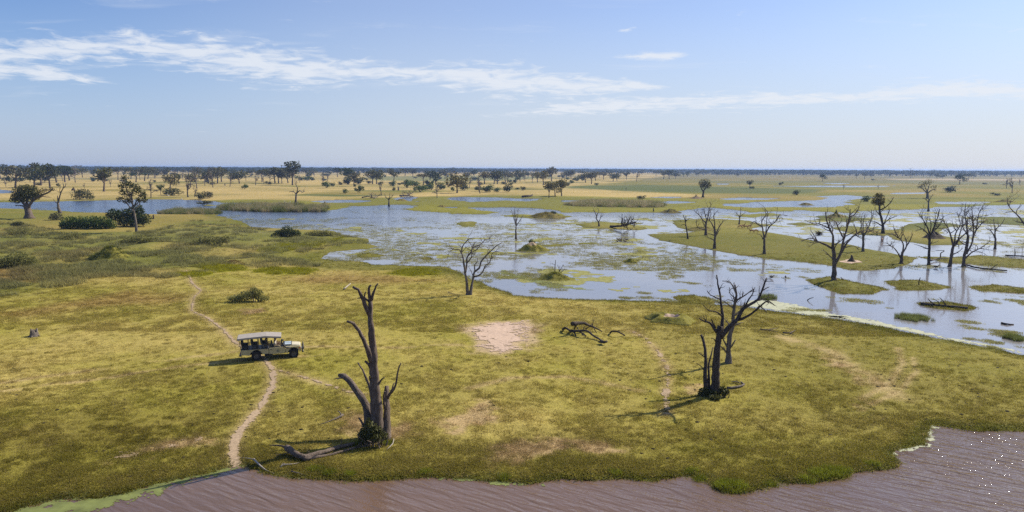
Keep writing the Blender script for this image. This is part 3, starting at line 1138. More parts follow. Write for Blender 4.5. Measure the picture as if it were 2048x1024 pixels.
turf_tufts = proto_coll('turf_tuft', [tuft_mesh('turf_tuft', 16, 0.24, 0.13, 0.020, 100 + i, 0.7) for i in range(8)], M_blade)
rank_tufts = proto_coll('rank_tuft', [tuft_mesh('rank_tuft', 60, 0.62, 0.62, 0.026, 200 + i, 0.42) for i in range(6)], M_blade)
water_tufts = proto_coll('water_tuft', [tuft_mesh('water_tuft', 16, 0.60, 0.20, 0.030, 300 + i, 0.5, 14) for i in range(6)], M_blade)
reed_tufts = proto_coll('reed_tuft', [tuft_mesh('reed_tuft', 70, 0.9, 2.0, 0.035, 400 + i, 0.16) for i in range(5)], M_blade)


def bare_mask(x, y):
    m = (0.5 - sdf_line(PATH_LINE, x, y)) < 0.08
    m &= sdf_poly(BARE, x, y) < 0.1
    return m


def turf(n, y0, y1, seed, smin, smax, name, label, power=2.0):
    X, Y = fan_points(n, y0, y1, seed, power)
    sd = land_sd(X, Y)
    k = (sd > 0.12) & bare_mask(X, Y)
    X, Y, sd = X[k], Y[k], sd[k]
    dens = fbm(X / 1.9, Y / 1.9, 3, 55) + 0.25 * (sd < 2.5)
    k = dens > np.random.default_rng(seed).uniform(0.20, 0.66, len(X))
    X, Y, sd, dens = X[k], Y[k], sd[k], dens[k]
    Z = height(X, Y, sd)
    c, fl = cover(X, Y, sd)
    g = np.random.default_rng(seed + 1)
    c = c * g.uniform(0.9, 1.4, len(X))[:, None]
    straw = g.random(len(X)) < 0.14
    c[straw] = c[straw] * 0.4 + np.array([0.30, 0.23, 0.10]) * 0.6
    s = g.uniform(smin, smax, len(X)) * (0.8 + 0.5 * dens) * (1 + 0.25 * np.exp(-sd / 0.7))
    return scatter(name, label, np.stack([X, Y, Z], 1), s, c, turf_tufts, 8, seed)


turf(110000, 33, 75, 501, 0.6, 1.25, 'short_grass', 'short yellow green turf of the near bank')
turf(70000, 75, 150, 502, 0.9, 1.8, 'short_grass', 'short green turf around the middle distance and islands')

# rank grass in hummocks on the left
X, Y = fan_points(60000, 66, 230, 511, 1.4)
sd = land_sd(X, Y)
gs = sdf_poly(GRASSY, X, Y)
dn = fbm(X / 7, Y / 7, 3, 23) * 0.65 + fbm(X / 2.5, Y / 2.5, 2, 61) * 0.35
k = (sd > 0.3) & (gs + (dn - 0.5) * 14 > 0) & (dn > 0.50) & (np.random.default_rng(9).random(len(X)) < 0.75)
X, Y, sd, dn = X[k], Y[k], sd[k], dn[k]
g = np.random.default_rng(12)
c, _ = cover(X, Y, sd)
grey = np.array([0.215, 0.205, 0.100])
c = c * 0.5 + grey * 0.5
c = c * g.uniform(0.75, 1.5, len(X))[:, None]
scatter('tall_grass', 'rank grey green grass bending in the wind on the left', np.stack([X, Y, height(X, Y, sd)], 1), g.uniform(0.6, 1.5, len(X)) * (0.4 + 1.1 * dn), c, rank_tufts, 6, 13,
        squash=[(1.25, 1.25, 0.95)])

# bright hummocks, near bank clumps
Xs, Ys = [], []
g = np.random.default_rng(31)
for P in LUSH:
    lo, hi = P.min(0), P.max(0)
    n = int((hi[0] - lo[0]) * (hi[1] - lo[1]) * 2.2)
    x = g.uniform(lo[0], hi[0], n)
    y = g.uniform(lo[1], hi[1], n)
    k = sdf_poly(P, x, y) > 0.0
    Xs.append(x[k])
    Ys.append(y[k])
X, Y = np.concatenate(Xs), np.concatenate(Ys)
c = np.array([0.235, 0.225, 0.012])[None] * g.uniform(0.7, 1.35, len(X))[:, None]
scatter('lush_grass', 'bright yellow green lush grass in soft mounds', np.stack([X, Y, height(X, Y)], 1), g.uniform(0.5, 1.0, len(X)), c, rank_tufts, 6, 14, squash=[(1.3, 1.3, 0.75)])
BANK = [(1462, 972, .75), (1448, 968, .5), (1640, 948, .6), (1668, 944, .7), (1690, 940, .4), (1400, 958, .4), (1385, 942, .4), (1610, 958, .45), (660, 945, .4), (700, 950, .35), (635, 938, .4),
        (720, 888, .4), (775, 884, .4), (1540, 968, .3), (1745, 928, .35), (1230, 944, .3), (1010, 955, .3), (850, 945, .3)]
Xs, Ys, Ss = [], [], []
for px, py, r in BANK:
    p = ground(px, py)
    n = int(46 * r * r) + 3
    a = g.uniform(0, 6.283, n)
    rr = r * np.sqrt(g.random(n)) * 0.75
    Xs.append(p.x + rr * np.cos(a) * 1.3)
    Ys.append(p.y + rr * np.sin(a))
    Ss.append(np.full(n, 0.35 + 0.22 * r) * g.uniform(0.7, 1.2, n))
X, Y, S = np.concatenate(Xs), np.concatenate(Ys), np.concatenate(Ss)
c = np.array([0.150, 0.170, 0.016])[None] * g.uniform(0.6, 1.5, len(X))[:, None]
scatter('bank_grass', 'thick fresh green grass clumps on the river bank', np.stack([X, Y, np.maximum(height(X, Y), -0.02)], 1), S, c, rank_tufts, 6, 15)

# water grasses all over the shallows
X, Y = fan_points(170000, 70, 330, 521, 1.6, 0.85)
sd = land_sd(X, Y)
pn = fbm(X / 9, Y / 12, 4, 81, 0.6) * 0.7 + fbm(X / 1.7, Y / 1.7, 2, 82) * 0.3
inlush = sstep(-4, 4, sdf_poly(FP, X, Y))
k = (sd < 0.05) & (sd > -14) | ((sd <= -14) & (pn > 0.4))
k &= (Y > SPLIT + 3) & (pn + inlush * 0.13 + np.exp(np.minimum(sd, 0) / 1.2) * 0.08 > np.random.default_rng(77).uniform(0.56, 0.72, len(X)))
k &= ~((X > 8) & (Y < 125) & (pn < 0.63))
lr = sdf_poly(LEFT_RIVER, X, Y)
k &= (lr < -2) | (pn > 0.66)
X, Y, pn = X[k], Y[k], pn[k]
g = np.random.default_rng(22)
c = np.array([0.27, 0.26, 0.085])[None] * g.uniform(0.6, 1.35, len(X))[:, None]
scatter('water_grass', 'sparse water grass standing in the shallow flood', np.stack([X, Y, np.full(len(X), 0.012)], 1), g.uniform(0.5, 1.15, len(X)) * (0.55 + Y / 260), c, water_tufts, 6, 23,
        squash=[(1.2, 1.0, 0.8)])
# fringe of grass along the foreground bank
X, Y = fan_points(60000, 34, 58, 531, 1.5)
sd = land_sd(X, Y)
k = (sd > -0.30) & (sd < 0.9)
k &= np.random.default_rng(4).random(len(X)) < np.where(sd < 0, 0.12, 0.4)
X, Y, sd = X[k], Y[k], sd[k]
g = np.random.default_rng(32)
c = np.array([0.190, 0.190, 0.030])[None] * g.uniform(0.5, 1.5, len(X))[:, None]
pale = g.random(len(X)) < 0.22
c[pale] = np.array([0.30, 0.31, 0.14]) * g.uniform(0.7, 1.2, pale.sum())[:, None]
scatter('bank_fringe', 'ragged fringe of grass along the river edge', np.stack([X, Y, np.maximum(height(X, Y, sd), 0.0)], 1), g.uniform(0.6, 1.2, len(X)), c, turf_tufts, 8, 33)


# taller tussocks and dark clods dotted over the near turf
X, Y = fan_points(5200, 35, 95, 541, 1.7)
sd = land_sd(X, Y)
k = (sd > 0.8) & bare_mask(X, Y) & (fbm(X / 5, Y / 5, 3, 57) > 0.44)
X, Y, sd = X[k], Y[k], sd[k]
g = np.random.default_rng(42)
c, _ = cover(X, Y, sd)
c = c * g.uniform(0.7, 1.25, len(X))[:, None]
scatter('tussocks', 'low grass tussocks dotted over the near turf', np.stack([X, Y, height(X, Y, sd)], 1), g.uniform(0.22, 0.5, len(X)), c, rank_tufts, 6, 43, squash=[(1.3, 1.3, 0.75)])


def clod_mesh(i):
    bm = bmesh.new()
    bmesh.ops.create_icosphere(bm, subdivisions=1, radius=0.5)
    r = random.Random(i)
    for v_ in bm.verts:
        v_.co *= r.uniform(0.7, 1.25)
        v_.co.z *= 0.55
    me = bpy.data.meshes.new('clod')
    bm.to_mesh(me)
    bm.free()
    return me


clods = proto_coll('clod', [clod_mesh(i) for i in range(5)], M_blade)
X, Y = fan_points(900, 36, 100, 551, 1.5)
sd = land_sd(X, Y)
k = (sd > 0.5) & (fbm(X / 6, Y / 6, 2, 58) > 0.48)
X, Y, sd = X[k], Y[k], sd[k]
g = np.random.default_rng(52)
c = np.array([0.055, 0.045, 0.028])[None] * g.uniform(0.6, 2.2, len(X))[:, None]
scatter('earth_clods', 'small dark clods and dung scattered over the near turf', np.stack([X, Y, height(X, Y, sd)], 1), g.uniform(0.08, 0.3, len(X)), c, clods, 5, 53)


def reed_bed(label, poly, n, seed, h=1.0, plume=0.5):
    g = np.random.default_rng(seed)
    P = poly_w(poly)
    lo, hi = P.min(0), P.max(0)
    x = g.uniform(lo[0], hi[0], n * 4)
    y = g.uniform(lo[1], hi[1], n * 4)
    k = sdf_poly(P, x, y) + (fbm(x / 5, y / 5, 2, seed) - .5) * 3 > 0
    x, y = x[k][:n], y[k][:n]
    hn = fbm(x / 4, y / 9, 2, seed + 3) * (0.45 + 0.55 * sstep(0, 5, sdf_poly(P, x, y)))
    c = np.array([0.125, 0.145, 0.042])[None] * g.uniform(0.6, 1.4, len(x))[:, None]
    pl = g.random(len(x)) < plume
    c[pl] = np.array([0.33, 0.28, 0.16]) * g.uniform(0.7, 1.2, pl.sum())[:, None]
    s = g.uniform(0.8, 1.15, len(x)) * h * (0.55 + 0.8 * hn)
    s[pl] *= 1.12
    return scatter('reed_bed', label, np.stack([x, y, np.zeros(len(x))], 1), s, c, reed_tufts, 5, seed, squash=[(1.1, 1.1, 1.0)])


reed_bed('reed bed standing in the blue river right of the low scrub', [(318, 428), (340, 424), (430, 423), (442, 427), (420, 430), (330, 430)], 420, 601, 1.05, 0.3)
reed_bed('long reed bed beyond the blue river left of the dead tree', [(430, 416), (460, 413), (600, 414), (655, 418), (650, 424), (520, 424), (440, 420)], 900, 602, 1.25, 0.4)
reed_bed('plumed reed bed in the marsh right of the bare slim tree', [(1128, 412), (1160, 408), (1300, 408), (1335, 413), (1320, 417), (1200, 416), (1140, 414)], 1000, 603, 1.3, 0.5)
reed_bed('small dark reed clump standing in water off the right shore', [(1785, 634), (1815, 630), (1862, 640), (1830, 644)], 70, 604, 0.36, 0.0)
reed_bed('small reed clump at the right edge in the flood', [(2015, 672), (2060, 674), (2060, 684), (2020, 680)], 50, 605, 0.4, 0.0)
reed_bed('small green reed tuft in water behind the dead twin trees', [(1522, 596), (1545, 594), (1548, 600), (1526, 602)], 40, 606, 0.5, 0.0)
#==TREES==
# ------------------------------------------------------------------ trees drawn limb by limb


def hand_tree(name, label, cat, base, limbs, seed, mat, twig=1.0, wob=0.05, group=None, sides=8, fat=1.0):
    """limbs: (part name, radius px at foot, radius px at tip, [(px, py) ...]); depth grows away from the joint"""
    rnd = random.Random(seed)
    B = ground(*base)
    root = empty(name, B)
    tag(root, label, cat, group)
    mpp = (B - Vector((0, 0, CAM_H))).length / F
    known = []

    for j, (pn, r0, r1, pts) in enumerate(limbs):
        r0, r1 = r0 * fat, r1 * fat
        yb = B.y
        if known:
            q = min(known, key=lambda a: (a[0] - pts[0][0]) ** 2 + (a[1] - pts[0][1]) ** 2)
            yb = q[2]
        lenpx = sum(math.hypot(pts[i + 1][0] - pts[i][0], pts[i + 1][1] - pts[i][1]) for i in range(len(pts) - 1))
        off = 0.0 if j == 0 else rnd.choice((-1, 1)) * rnd.uniform(0.35, 0.8) * lenpx * mpp * 0.6
        P = []
        n = len(pts) - 1
        for i, (x, y) in enumerate(pts):
            Y = yb + off * (i / n)
            P.append(at_y(x, y, Y) - B)
            known.append((x, y, Y))
            if i < n:
                known.append(((x + pts[i + 1][0]) / 2, (y + pts[i + 1][1]) / 2, yb + off * (i + .5) / n))
        if j == 0 or pn == 'stem':
            P[0] = Vector((P[0].x, P[0].y, -0.25))
        S = smooth_path(P, max(0.3, 4 * mpp), wob * mpp * 4, rnd)
        m = len(S)
        rad = [max(0.006, (r0 + (r1 - r0) * (i / (m - 1)) ** 0.8) * mpp) for i in range(m)]
        if j == 0 or pn == 'stem':
            for i in range(min(4, m)):
                rad[i] *= (1.5, 1.22, 1.08, 1.02)[i]
        mb = MB()
        mb.tube(S, rad, sides if r0 > 2 else 6, 0.16, True, rnd)
        if pn != 'stump' and twig:
            nt_ = int(lenpx / 9 * twig * (0.35 if j == 0 or pn == 'stem' else 1.0))
            twigs(mb, S, rad, nt_, min(lenpx * 0.4, 26) * mpp * (0.5 + 0.5 * min(1, twig)), rnd, 1 if twig >= 0.8 else 0, 0.35 if j else 0.6)
        mb.build(pn, mat, root, True)
    return root, B, mpp


def z(x0, y0, s, pts):
    """points read in a zoomed view back to picture pixels"""
    return [(x0 + a / s, y0 + b / s) for a, b in pts]


def ZA(*p): return z(640, 550, 2.768, p)
def ZB(*p): return z(1320, 540, 3.529, p)
def ZD(*p): return z(880, 460, 6.829, p)
def ZE(*p): return z(1580, 380, 4.376, p)
def ZG(*p): return z(1340, 380, 7.3125, p)


treeA, BA, mA = hand_tree('dead_tree', 'tall broken dead tree with several bare stems beside the fallen log on the near bank', 'tree', (756, 878), [
    ('trunk', 11.5, 3.2, ZA((322, 905), (315, 760), (302, 600), (295, 450), (285, 300), (278, 220), (280, 145))),
    ('limb', 3.6, 1.6, ZA((277, 225), (255, 180), (240, 140), (225, 105), (212, 80), (180, 66))),
    ('limb', 2.6, 1.3, ZA((280, 150), (272, 100), (270, 72), (283, 58))),
    ('limb', 2.4, 0.9, ZA((285, 138), (295, 100), (305, 72), (321, 48))),
    ('limb', 1.8, 0.8, ZA((276, 150), (250, 130), (246, 112), (255, 94))),
    ('limb', 1.4, 0.7, ZA((240, 130), (222, 127), (208, 131))),
    ('limb', 4.2, 1.8, ZA((290, 490), (272, 440), (250, 380), (215, 310), (185, 270), (152, 256))),
    ('limb', 2.4, 1.6, ZA((285, 520), (268, 495), (250, 476))),
    ('limb', 3.0, 0.9, ZA((292, 690), (272, 610), (250, 560), (235, 525), (212, 485))),
    ('limb', 1.6, 0.8, ZA((290, 640), (282, 600), (272, 560))),
    ('stem', 8.5, 3.6, ZA((275, 900), (268, 800), (255, 730), (215, 660), (165, 590), (135, 562), (112, 556))),
    ('limb', 2.2, 0.5, ZA((140, 566), (110, 572), (75, 576))),
    ('stem', 6.8, 3.2, ZA((365, 890), (370, 800), (372, 740), (368, 680), (370, 612))),
    ('limb', 2.2, 1.2, ZA((362, 740), (352, 690), (358, 645))),
    ('limb', 2.6, 0.8, ZA((372, 690), (385, 660), (410, 630), (425, 580), (432, 530), (447, 486))),
    ('limb', 1.6, 0.8, ZA((392, 650), (400, 620), (412, 595))),
    ('limb', 1.6, 0.8, ZA((320, 610), (338, 582), (358, 568))),
    ('limb', 2.6, 1.2, ZA((262, 880), (240, 830), (215, 788))),
    ('limb', 2.0, 1.5, ZA((335, 900), (312, 860), (292, 822))),
], 11, M_bark, twig=0.0, wob=0.16, sides=12, fat=1.28)

treeB, BB, mB = hand_tree('dead_tree', 'tall dark dead tree with a long forked arm casting a shadow on the turf', 'tree', (1427, 792), [
    ('trunk', 7.6, 4.2, ZB((383, 890), (392, 760), (400, 620), (410, 500), (425, 395))),
    ('limb', 3.4, 0.9, ZB((428, 460), (442, 340), (430, 240), (425, 180), (410, 100), (398, 34))),
    ('limb', 1.2, 0.5, ZB((420, 205), (370, 185), (350, 172), (334, 148))),
    ('limb', 1.4, 0.5, ZB((440, 325), (390, 292), (345, 285), (305, 248))),
    ('limb', 2.8, 0.8, ZB((402, 440), (375, 400), (350, 372), (310, 362), (274, 338))),
    ('limb', 1.4, 0.9, ZB((390, 405), (375, 378), (360, 348))),
    ('limb', 4.6, 0.9, ZB((425, 475), (480, 412), (540, 352), (590, 272), (640, 242), (690, 210), (720, 150), (740, 82), (756, 54))),
    ('limb', 1.1, 0.5, ZB((716, 150), (745, 130), (772, 118))),
    ('limb', 1.2, 0.5, ZB((690, 215), (735, 205), (792, 184))),
    ('limb', 1.6, 0.5, ZB((600, 262), (630, 200), (655, 165), (668, 120))),
    ('limb', 2.4, 0.6, ZB((550, 352), (610, 330), (680, 282), (730, 236), (765, 220), (808, 250))),
    ('limb', 1.0, 0.5, ZB((712, 258), (735, 280), (752, 298))),
    ('stem', 4.0, 2.0, ZB((326, 860), (320, 720), (322, 600), (310, 520), (292, 455))),
    ('limb', 1.2, 0.6, ZB((316, 615), (292, 598), (266, 583))),
    ('stem', 3.2, 0.9, ZB((345, 880), (346, 740), (345, 670), (360, 600), (373, 548))),
    ('limb', 1.0, 0.5, ZB((316, 715), (290, 680), (256, 655))),
    ('limb', 1.0, 0.5, ZB((398, 510), (382, 488), (362, 482))),
], 12, M_bark_dark, twig=0.7, wob=0.12, sides=10, fat=1.18)

hand_tree('dead_tree', 'slender pale grey dead tree just behind the dark forked one', 'tree', (1457, 726), [
    ('trunk', 6.2, 1.6, ZB((485, 658), (485, 560), (492, 470), (510, 400), (518, 310), (530, 230), (540, 180), (528, 105))),
    ('limb', 1.8, 0.6, ZB((540, 170), (520, 130), (495, 85), (440, 78))),
    ('limb', 1.8, 0.6, ZB((520, 270), (480, 240), (440, 214))),
    ('limb', 2.0, 0.6, ZB((535, 215), (580, 190), (625, 160), (660, 135))),
    ('limb', 2.4, 0.9, ZB((478, 590), (450, 560), (430, 540))),
    ('limb', 2.4, 0.9, ZB((488, 560), (510, 530), (532, 492))),
    ('limb', 1.6, 0.6, ZB((500, 410), (475, 365), (452, 342))),
    ('limb', 2.2, 0.9, ZB((480, 550), (455, 510), (440, 478))),
    ('limb', 1.8, 0.6, ZB((515, 330), (550, 300), (580, 265), (600, 225))),
    ('limb', 1.5, 0.5, ZB((510, 400), (560, 375), (590, 370))),
], 13, M_bark_grey, twig=1.15, wob=0.1)

hand_tree('dead_tree', 'bare pale dead tree with two stems at the flood edge', 'tree', (938, 590), [
    ('trunk', 3.6, 0.6, ZD((380, 890), (365, 700), (345, 590), (330, 480), (315, 380), (295, 310), (300, 250), (330, 190), (400, 125), (470, 108))),
    ('limb', 1.3, 0.5, ZD((285, 305), (265, 268), (185, 265), (150, 240), (125, 195))),
    ('limb', 0.7, 0.4, ZD((300, 262), (280, 220), (240, 198))),
    ('limb', 2.2, 0.5, ZD((348, 575), (365, 480), (370, 380), (430, 290), (450, 240), (540, 205), (580, 170), (620, 130), (665, 125), (685, 90))),
    ('limb', 1.6, 0.4, ZD((368, 450), (430, 370), (440, 300), (500, 270), (550, 210))),
    ('stem', 3.2, 0.7, ZD((412, 890), (432, 780), (455, 650), (470, 575), (535, 520), (560, 440), (610, 370), (700, 280), (760, 225), (845, 170))),
    ('limb', 1.8, 0.4, ZD((465, 640), (530, 620), (590, 560), (612, 500), (680, 440), (700, 360), (725, 310), (810, 285))),
    ('limb', 1.4, 0.5, ZD((478, 560), (470, 480), (510, 430), (520, 380))),
    ('limb', 0.7, 0.3, ZD((180, 265), (130, 300), (95, 400))),
    ('limb', 0.7, 0.3, ZD((445, 615), (415, 540), (388, 500))),
], 14, M_bark_grey, twig=0.95, wob=0.08)

treeE, BE, mE = hand_tree('dead_tree', 'big spreading dead tree standing at the edge of its own green islet', 'tree', (1667, 560), [
    ('trunk', 4.6, 3.2, ZE((382, 790), (388, 680), (385, 560), (375, 500))),
    ('limb', 2.6, 0.7, ZE((375, 505), (375, 400), (340, 330), (320, 260), (312, 190))),
    ('limb', 2.2, 0.5, ZE((368, 510), (300, 472), (240, 450), (180, 420), (100, 450))),
    ('limb', 1.4, 0.4, ZE((340, 332), (260, 300), (190, 290), (130, 265))),
    ('limb', 1.3, 0.4, ZE((240, 450), (200, 380), (180, 355))),
    ('limb', 1.2, 0.4, ZE((378, 610), (330, 560), (290, 520))),
    ('limb', 3.0, 0.8, ZE((392, 650), (440, 560), (470, 430), (500, 330), (520, 240), (528, 165))),
    ('limb', 1.4, 0.4, ZE((520, 235), (570, 210), (612, 138))),
    ('limb', 1.6, 0.5, ZE((470, 425), (430, 350), (400, 280), (345, 250))),
    ('limb', 2.2, 0.5, ZE((450, 545), (500, 460), (560, 400), (640, 360), (700, 352), (785, 370))),
    ('limb', 1.2, 0.4, ZE((388, 480), (450, 440), (482, 380))),
    ('limb', 1.2, 0.4, ZE((470, 505), (560, 490), (604, 528))),
], 15, M_bark, twig=1.0, wob=0.1)

hand_tree('dead_tree', 'dead tree with a rounded fork on the long green island, nearest its water edge', 'tree', (1528, 508), [
    ('trunk', 2.6, 1.9, ZG((1378, 945), (1380, 800), (1375, 680))),
    ('limb', 1.6, 0.4, ZG((1375, 690), (1350, 540), (1345, 450), (1400, 370), (1430, 310), (1360, 290))),
    ('limb', 1.4, 0.4, ZG((1340, 530), (1280, 500), (1230, 460), (1170, 500))),
    ('limb', 1.6, 0.4, ZG((1385, 690), (1440, 560), (1540, 460), (1590, 390), (1660, 420))),
    ('limb', 1.3, 0.4, ZG((1400, 650), (1410, 520), (1415, 420), (1440, 350))),
    ('limb', 1.0, 0.4, ZG((1360, 720), (1330, 660), (1270, 640))),
    ('limb', 1.0, 0.4, ZG((1560, 450), (1600, 370), (1720, 375))),
], 16, M_bark, twig=1.0)
hand_tree('dead_tree', 'short thick dead tree with a low left bough in the middle of the long island', 'tree', (1429, 497), [
    ('trunk', 2.9, 1.8, ZG((652, 855), (655, 740), (660, 640), (650, 560))),
    ('limb', 1.4, 0.4, ZG((650, 570), (600, 470), (570, 430), (600, 360), (580, 280))),
    ('limb', 1.4, 0.4, ZG((655, 560), (650, 450), (640, 370), (700, 300))),
    ('limb', 1.4, 0.4, ZG((670, 640), (720, 540), (770, 470), (800, 430))),
    ('limb', 1.2, 0.4, ZG((650, 740), (590, 710), (510, 675))),
    ('limb', 1.1, 0.4, ZG((650, 660), (600, 650), (550, 630))),
    ('limb', 1.1, 0.4, ZG((668, 680), (700, 620), (740, 560))),
], 17, M_bark, twig=1.1)
hand_tree('dead_tree', 'tall bushy bare dead tree behind the short thick one', 'tree', (1412, 471), [
    ('trunk', 2.6, 1.5, ZG((525, 660), (525, 560), (530, 460))),
    ('limb', 1.4, 0.4, ZG((525, 480), (480, 440), (430, 370), (380, 330), (350, 290))),
    ('limb', 1.4, 0.4, ZG((530, 470), (560, 380), (570, 280), (600, 220), (575, 170))),
    ('limb', 1.1, 0.4, ZG((525, 560), (490, 490), (460, 410))),
    ('limb', 1.1, 0.4, ZG((545, 450), (510, 350), (500, 250))),
    ('limb', 1.0, 0.4, ZG((515, 580), (430, 560), (390, 520), (385, 430))),
], 18, M_bark, twig=1.3)
hand_tree('dead_tree', 'thin crooked dead tree at the left end of the long island', 'tree', (1375, 478), [
    ('trunk', 1.8, 0.6, ZG((262, 720), (250, 620), (235, 530), (220, 440), (190, 360))),
    ('limb', 0.8, 0.4, ZG((225, 470), (260, 430), (300, 410))),
    ('limb', 0.8, 0.4, ZG((235, 530), (200, 500), (160, 520))),
    ('limb', 0.6, 0.4, ZG((230, 460), (232, 420), (226, 380))),
], 19, M_bark_dark, twig=1.2)
hand_tree('dead_tree', 'small dead tree with an upright fan of branches on the thin strip of land', 'tree', (1478, 449), [
    ('trunk', 1.5, 0.8, ZG((1010, 500), (1018, 420), (1022, 380))),
    ('limb', 0.8, 0.3, ZG((1018, 410), (985, 350), (945, 320))),
    ('limb', 0.8, 0.3, ZG((1020, 390), (1035, 320), (1030, 260))),
    ('limb', 0.8, 0.3, ZG((1022, 400), (1060, 360), (1120, 320))),
], 20, M_bark, twig=1.4)


def ZC(*p): return z(1020, 310, 3.94, p)


hand_tree('dead_tree', 'slim bare tree with a narrow crown standing in water left of the mound islet', 'tree', (1032, 478), [
    ('trunk', 2.0, 0.8, ZC((48, 662), (46, 600), (48, 560), (50, 500))),
    ('limb', 1.0, 0.3, ZC((48, 560), (30, 500), (10, 430))),
    ('limb', 1.0, 0.3, ZC((50, 520), (62, 470), (64, 420))),
    ('limb', 1.0, 0.3, ZC((48, 560), (75, 520), (102, 470))),
    ('limb', 0.8, 0.3, ZC((47, 540), (36, 470), (38, 410))),
], 21, M_bark, twig=1.3)
hand_tree('dead_tree', 'twisted bare tree next to the toppled tree on a low islet', 'tree', (1199, 453), [
    ('trunk', 1.7, 0.8, ZC((702, 568), (698, 530), (680, 500), (690, 460))),
    ('limb', 1.0, 0.3, ZC((685, 490), (670, 450), (655, 418))),
    ('limb', 1.0, 0.3, ZC((698, 530), (715, 490), (718, 450))),
    ('limb', 0.7, 0.3, ZC((688, 470), (700, 440), (690, 418))),
], 22, M_bark_grey, twig=1.2)


hand_tree('dead_tree', 'straight dead tree with a tangled crown right of the big spreading dead tree', 'tree', (1726, 503), [
    ('trunk', 2.4, 1.8, ZE((638, 545), (642, 460), (640, 400))),
    ('limb', 1.5, 0.4, ZE((640, 405), (622, 350), (620, 280), (580, 240))),
    ('limb', 1.5, 0.4, ZE((642, 410), (690, 320), (715, 240), (712, 170))),
    ('limb', 1.3, 0.4, ZE((640, 400), (640, 300), (655, 220))),
    ('limb', 1.3, 0.4, ZE((650, 380), (700, 360), (745, 375), (790, 345))),
], 23, M_bark_grey, twig=1.2)
hand_tree('dead_tree', 'wide low dead tree at the right tip of the long island', 'tree', (1803, 527), [
    ('trunk', 2.8, 1.8, ZE((972, 640), (978, 580), (985, 540))),
    ('limb', 1.5, 0.4, ZE((985, 550), (990, 470), (940, 400), (905, 320))),
    ('limb', 1.5, 0.4, ZE((985, 550), (1020, 490), (1010, 420), (985, 370))),
    ('limb', 1.3, 0.4, ZE((1015, 500), (1050, 440), (1075, 380))),
    ('limb', 1.3, 0.4, ZE((965, 590), (930, 530), (880, 490), (800, 490))),
    ('limb', 1.1, 0.4, ZE((950, 420), (900, 390), (840, 385))),
], 24, M_bark, twig=1.2)
hand_tree('dead_tree', 'dead tree with a bent top in the water, left of the tall bare pair', 'tree', (1857, 530), [
    ('trunk', 2.5, 2.0, ZE((1215, 660), (1218, 540), (1222, 400))),
    ('limb', 2.0, 0.6, ZE((1222, 405), (1255, 345), (1278, 270), (1300, 220), (1308, 165))),
    ('limb', 1.5, 0.4, ZE((1220, 390), (1200, 320), (1150, 240), (1115, 190))),
    ('limb', 1.2, 0.4, ZE((1222, 400), (1160, 340), (1090, 310))),
    ('limb', 1.2, 0.4, ZE((1240, 370), (1300, 320), (1340, 240))),
    ('limb', 1.0, 0.4, ZE((1222, 380), (1235, 310), (1220, 250))),
], 25, M_bark_dark, twig=1.3)
hand_tree('dead_tree', 'leaning dead tree of the tall bare pair standing in water, left one', 'tree', (1900, 533), [
    ('trunk', 2.9, 2.2, ZE((1395, 675), (1410, 600), (1420, 520), (1440, 470))),
    ('limb', 1.9, 0.4, ZE((1430, 490), (1400, 380), (1370, 310), (1320, 250))),
    ('limb', 1.9, 0.4, ZE((1435, 480), (1490, 420), (1560, 360), (1610, 310))),
    ('limb', 1.5, 0.4, ZE((1440, 470), (1450, 380), (1490, 300), (1460, 190))),
    ('limb', 1.2, 0.4, ZE((1445, 470), (1475, 480), (1478, 515))),
    ('limb', 1.2, 0.4, ZE((1470, 440), (1500, 330), (1520, 240))),
], 26, M_bark, twig=1.2)
hand_tree('dead_tree', 'tallest bare dead tree with many upright branches, right one of the pair in water', 'tree', (1928, 533), [
    ('trunk', 2.9, 2.0, ZE((1520, 672), (1525, 590), (1550, 480), (1560, 400))),
    ('limb', 1.7, 0.4, ZE((1558, 410), (1545, 300), (1530, 200), (1540, 110))),
    ('limb', 1.8, 0.4, ZE((1545, 560), (1590, 470), (1605, 370), (1600, 260), (1590, 140))),
    ('limb', 1.5, 0.4, ZE((1595, 440), (1630, 340), (1650, 220), (1690, 130))),
    ('limb', 1.5, 0.4, ZE((1530, 600), (1600, 540), (1680, 500), (1760, 440))),
    ('limb', 1.2, 0.4, ZE((1610, 380), (1680, 290), (1730, 250))),
    ('limb', 1.2, 0.4, ZE((1560, 400), (1510, 320), (1500, 240))),
], 27, M_bark, twig=1.5)
hand_tree('dead_tree', 'open crowned dead tree standing in shallow water near the right edge', 'tree', (1990, 498), [
    ('trunk', 1.9, 1.5, ZE((1795, 515), (1798, 450), (1795, 410))),
    ('limb', 1.2, 0.4, ZE((1795, 420), (1760, 360), (1710, 330))),
    ('limb', 1.2, 0.4, ZE((1796, 415), (1800, 350), (1850, 300), (1880, 250))),
    ('limb', 1.0, 0.3, ZE((1796, 410), (1790, 330), (1780, 250))),
], 28, M_bark, twig=1.3)
hand_tree('dead_tree', 'leaning dead tree cut off by the right edge of the view', 'tree', (2056, 470), [
    ('trunk', 2.2, 1.8, ZE((2085, 400), (2070, 330), (2048, 290))),
    ('limb', 1.5, 0.4, ZE((2050, 295), (2000, 230), (1940, 170), (1905, 120), (1900, 60))),
    ('limb', 1.2, 0.4, ZE((2050, 295), (2070, 200), (2060, 120))),
    ('limb', 1.0, 0.3, ZE((2040, 285), (1990, 280), (1950, 260))),
], 29, M_bark, twig=1.0)
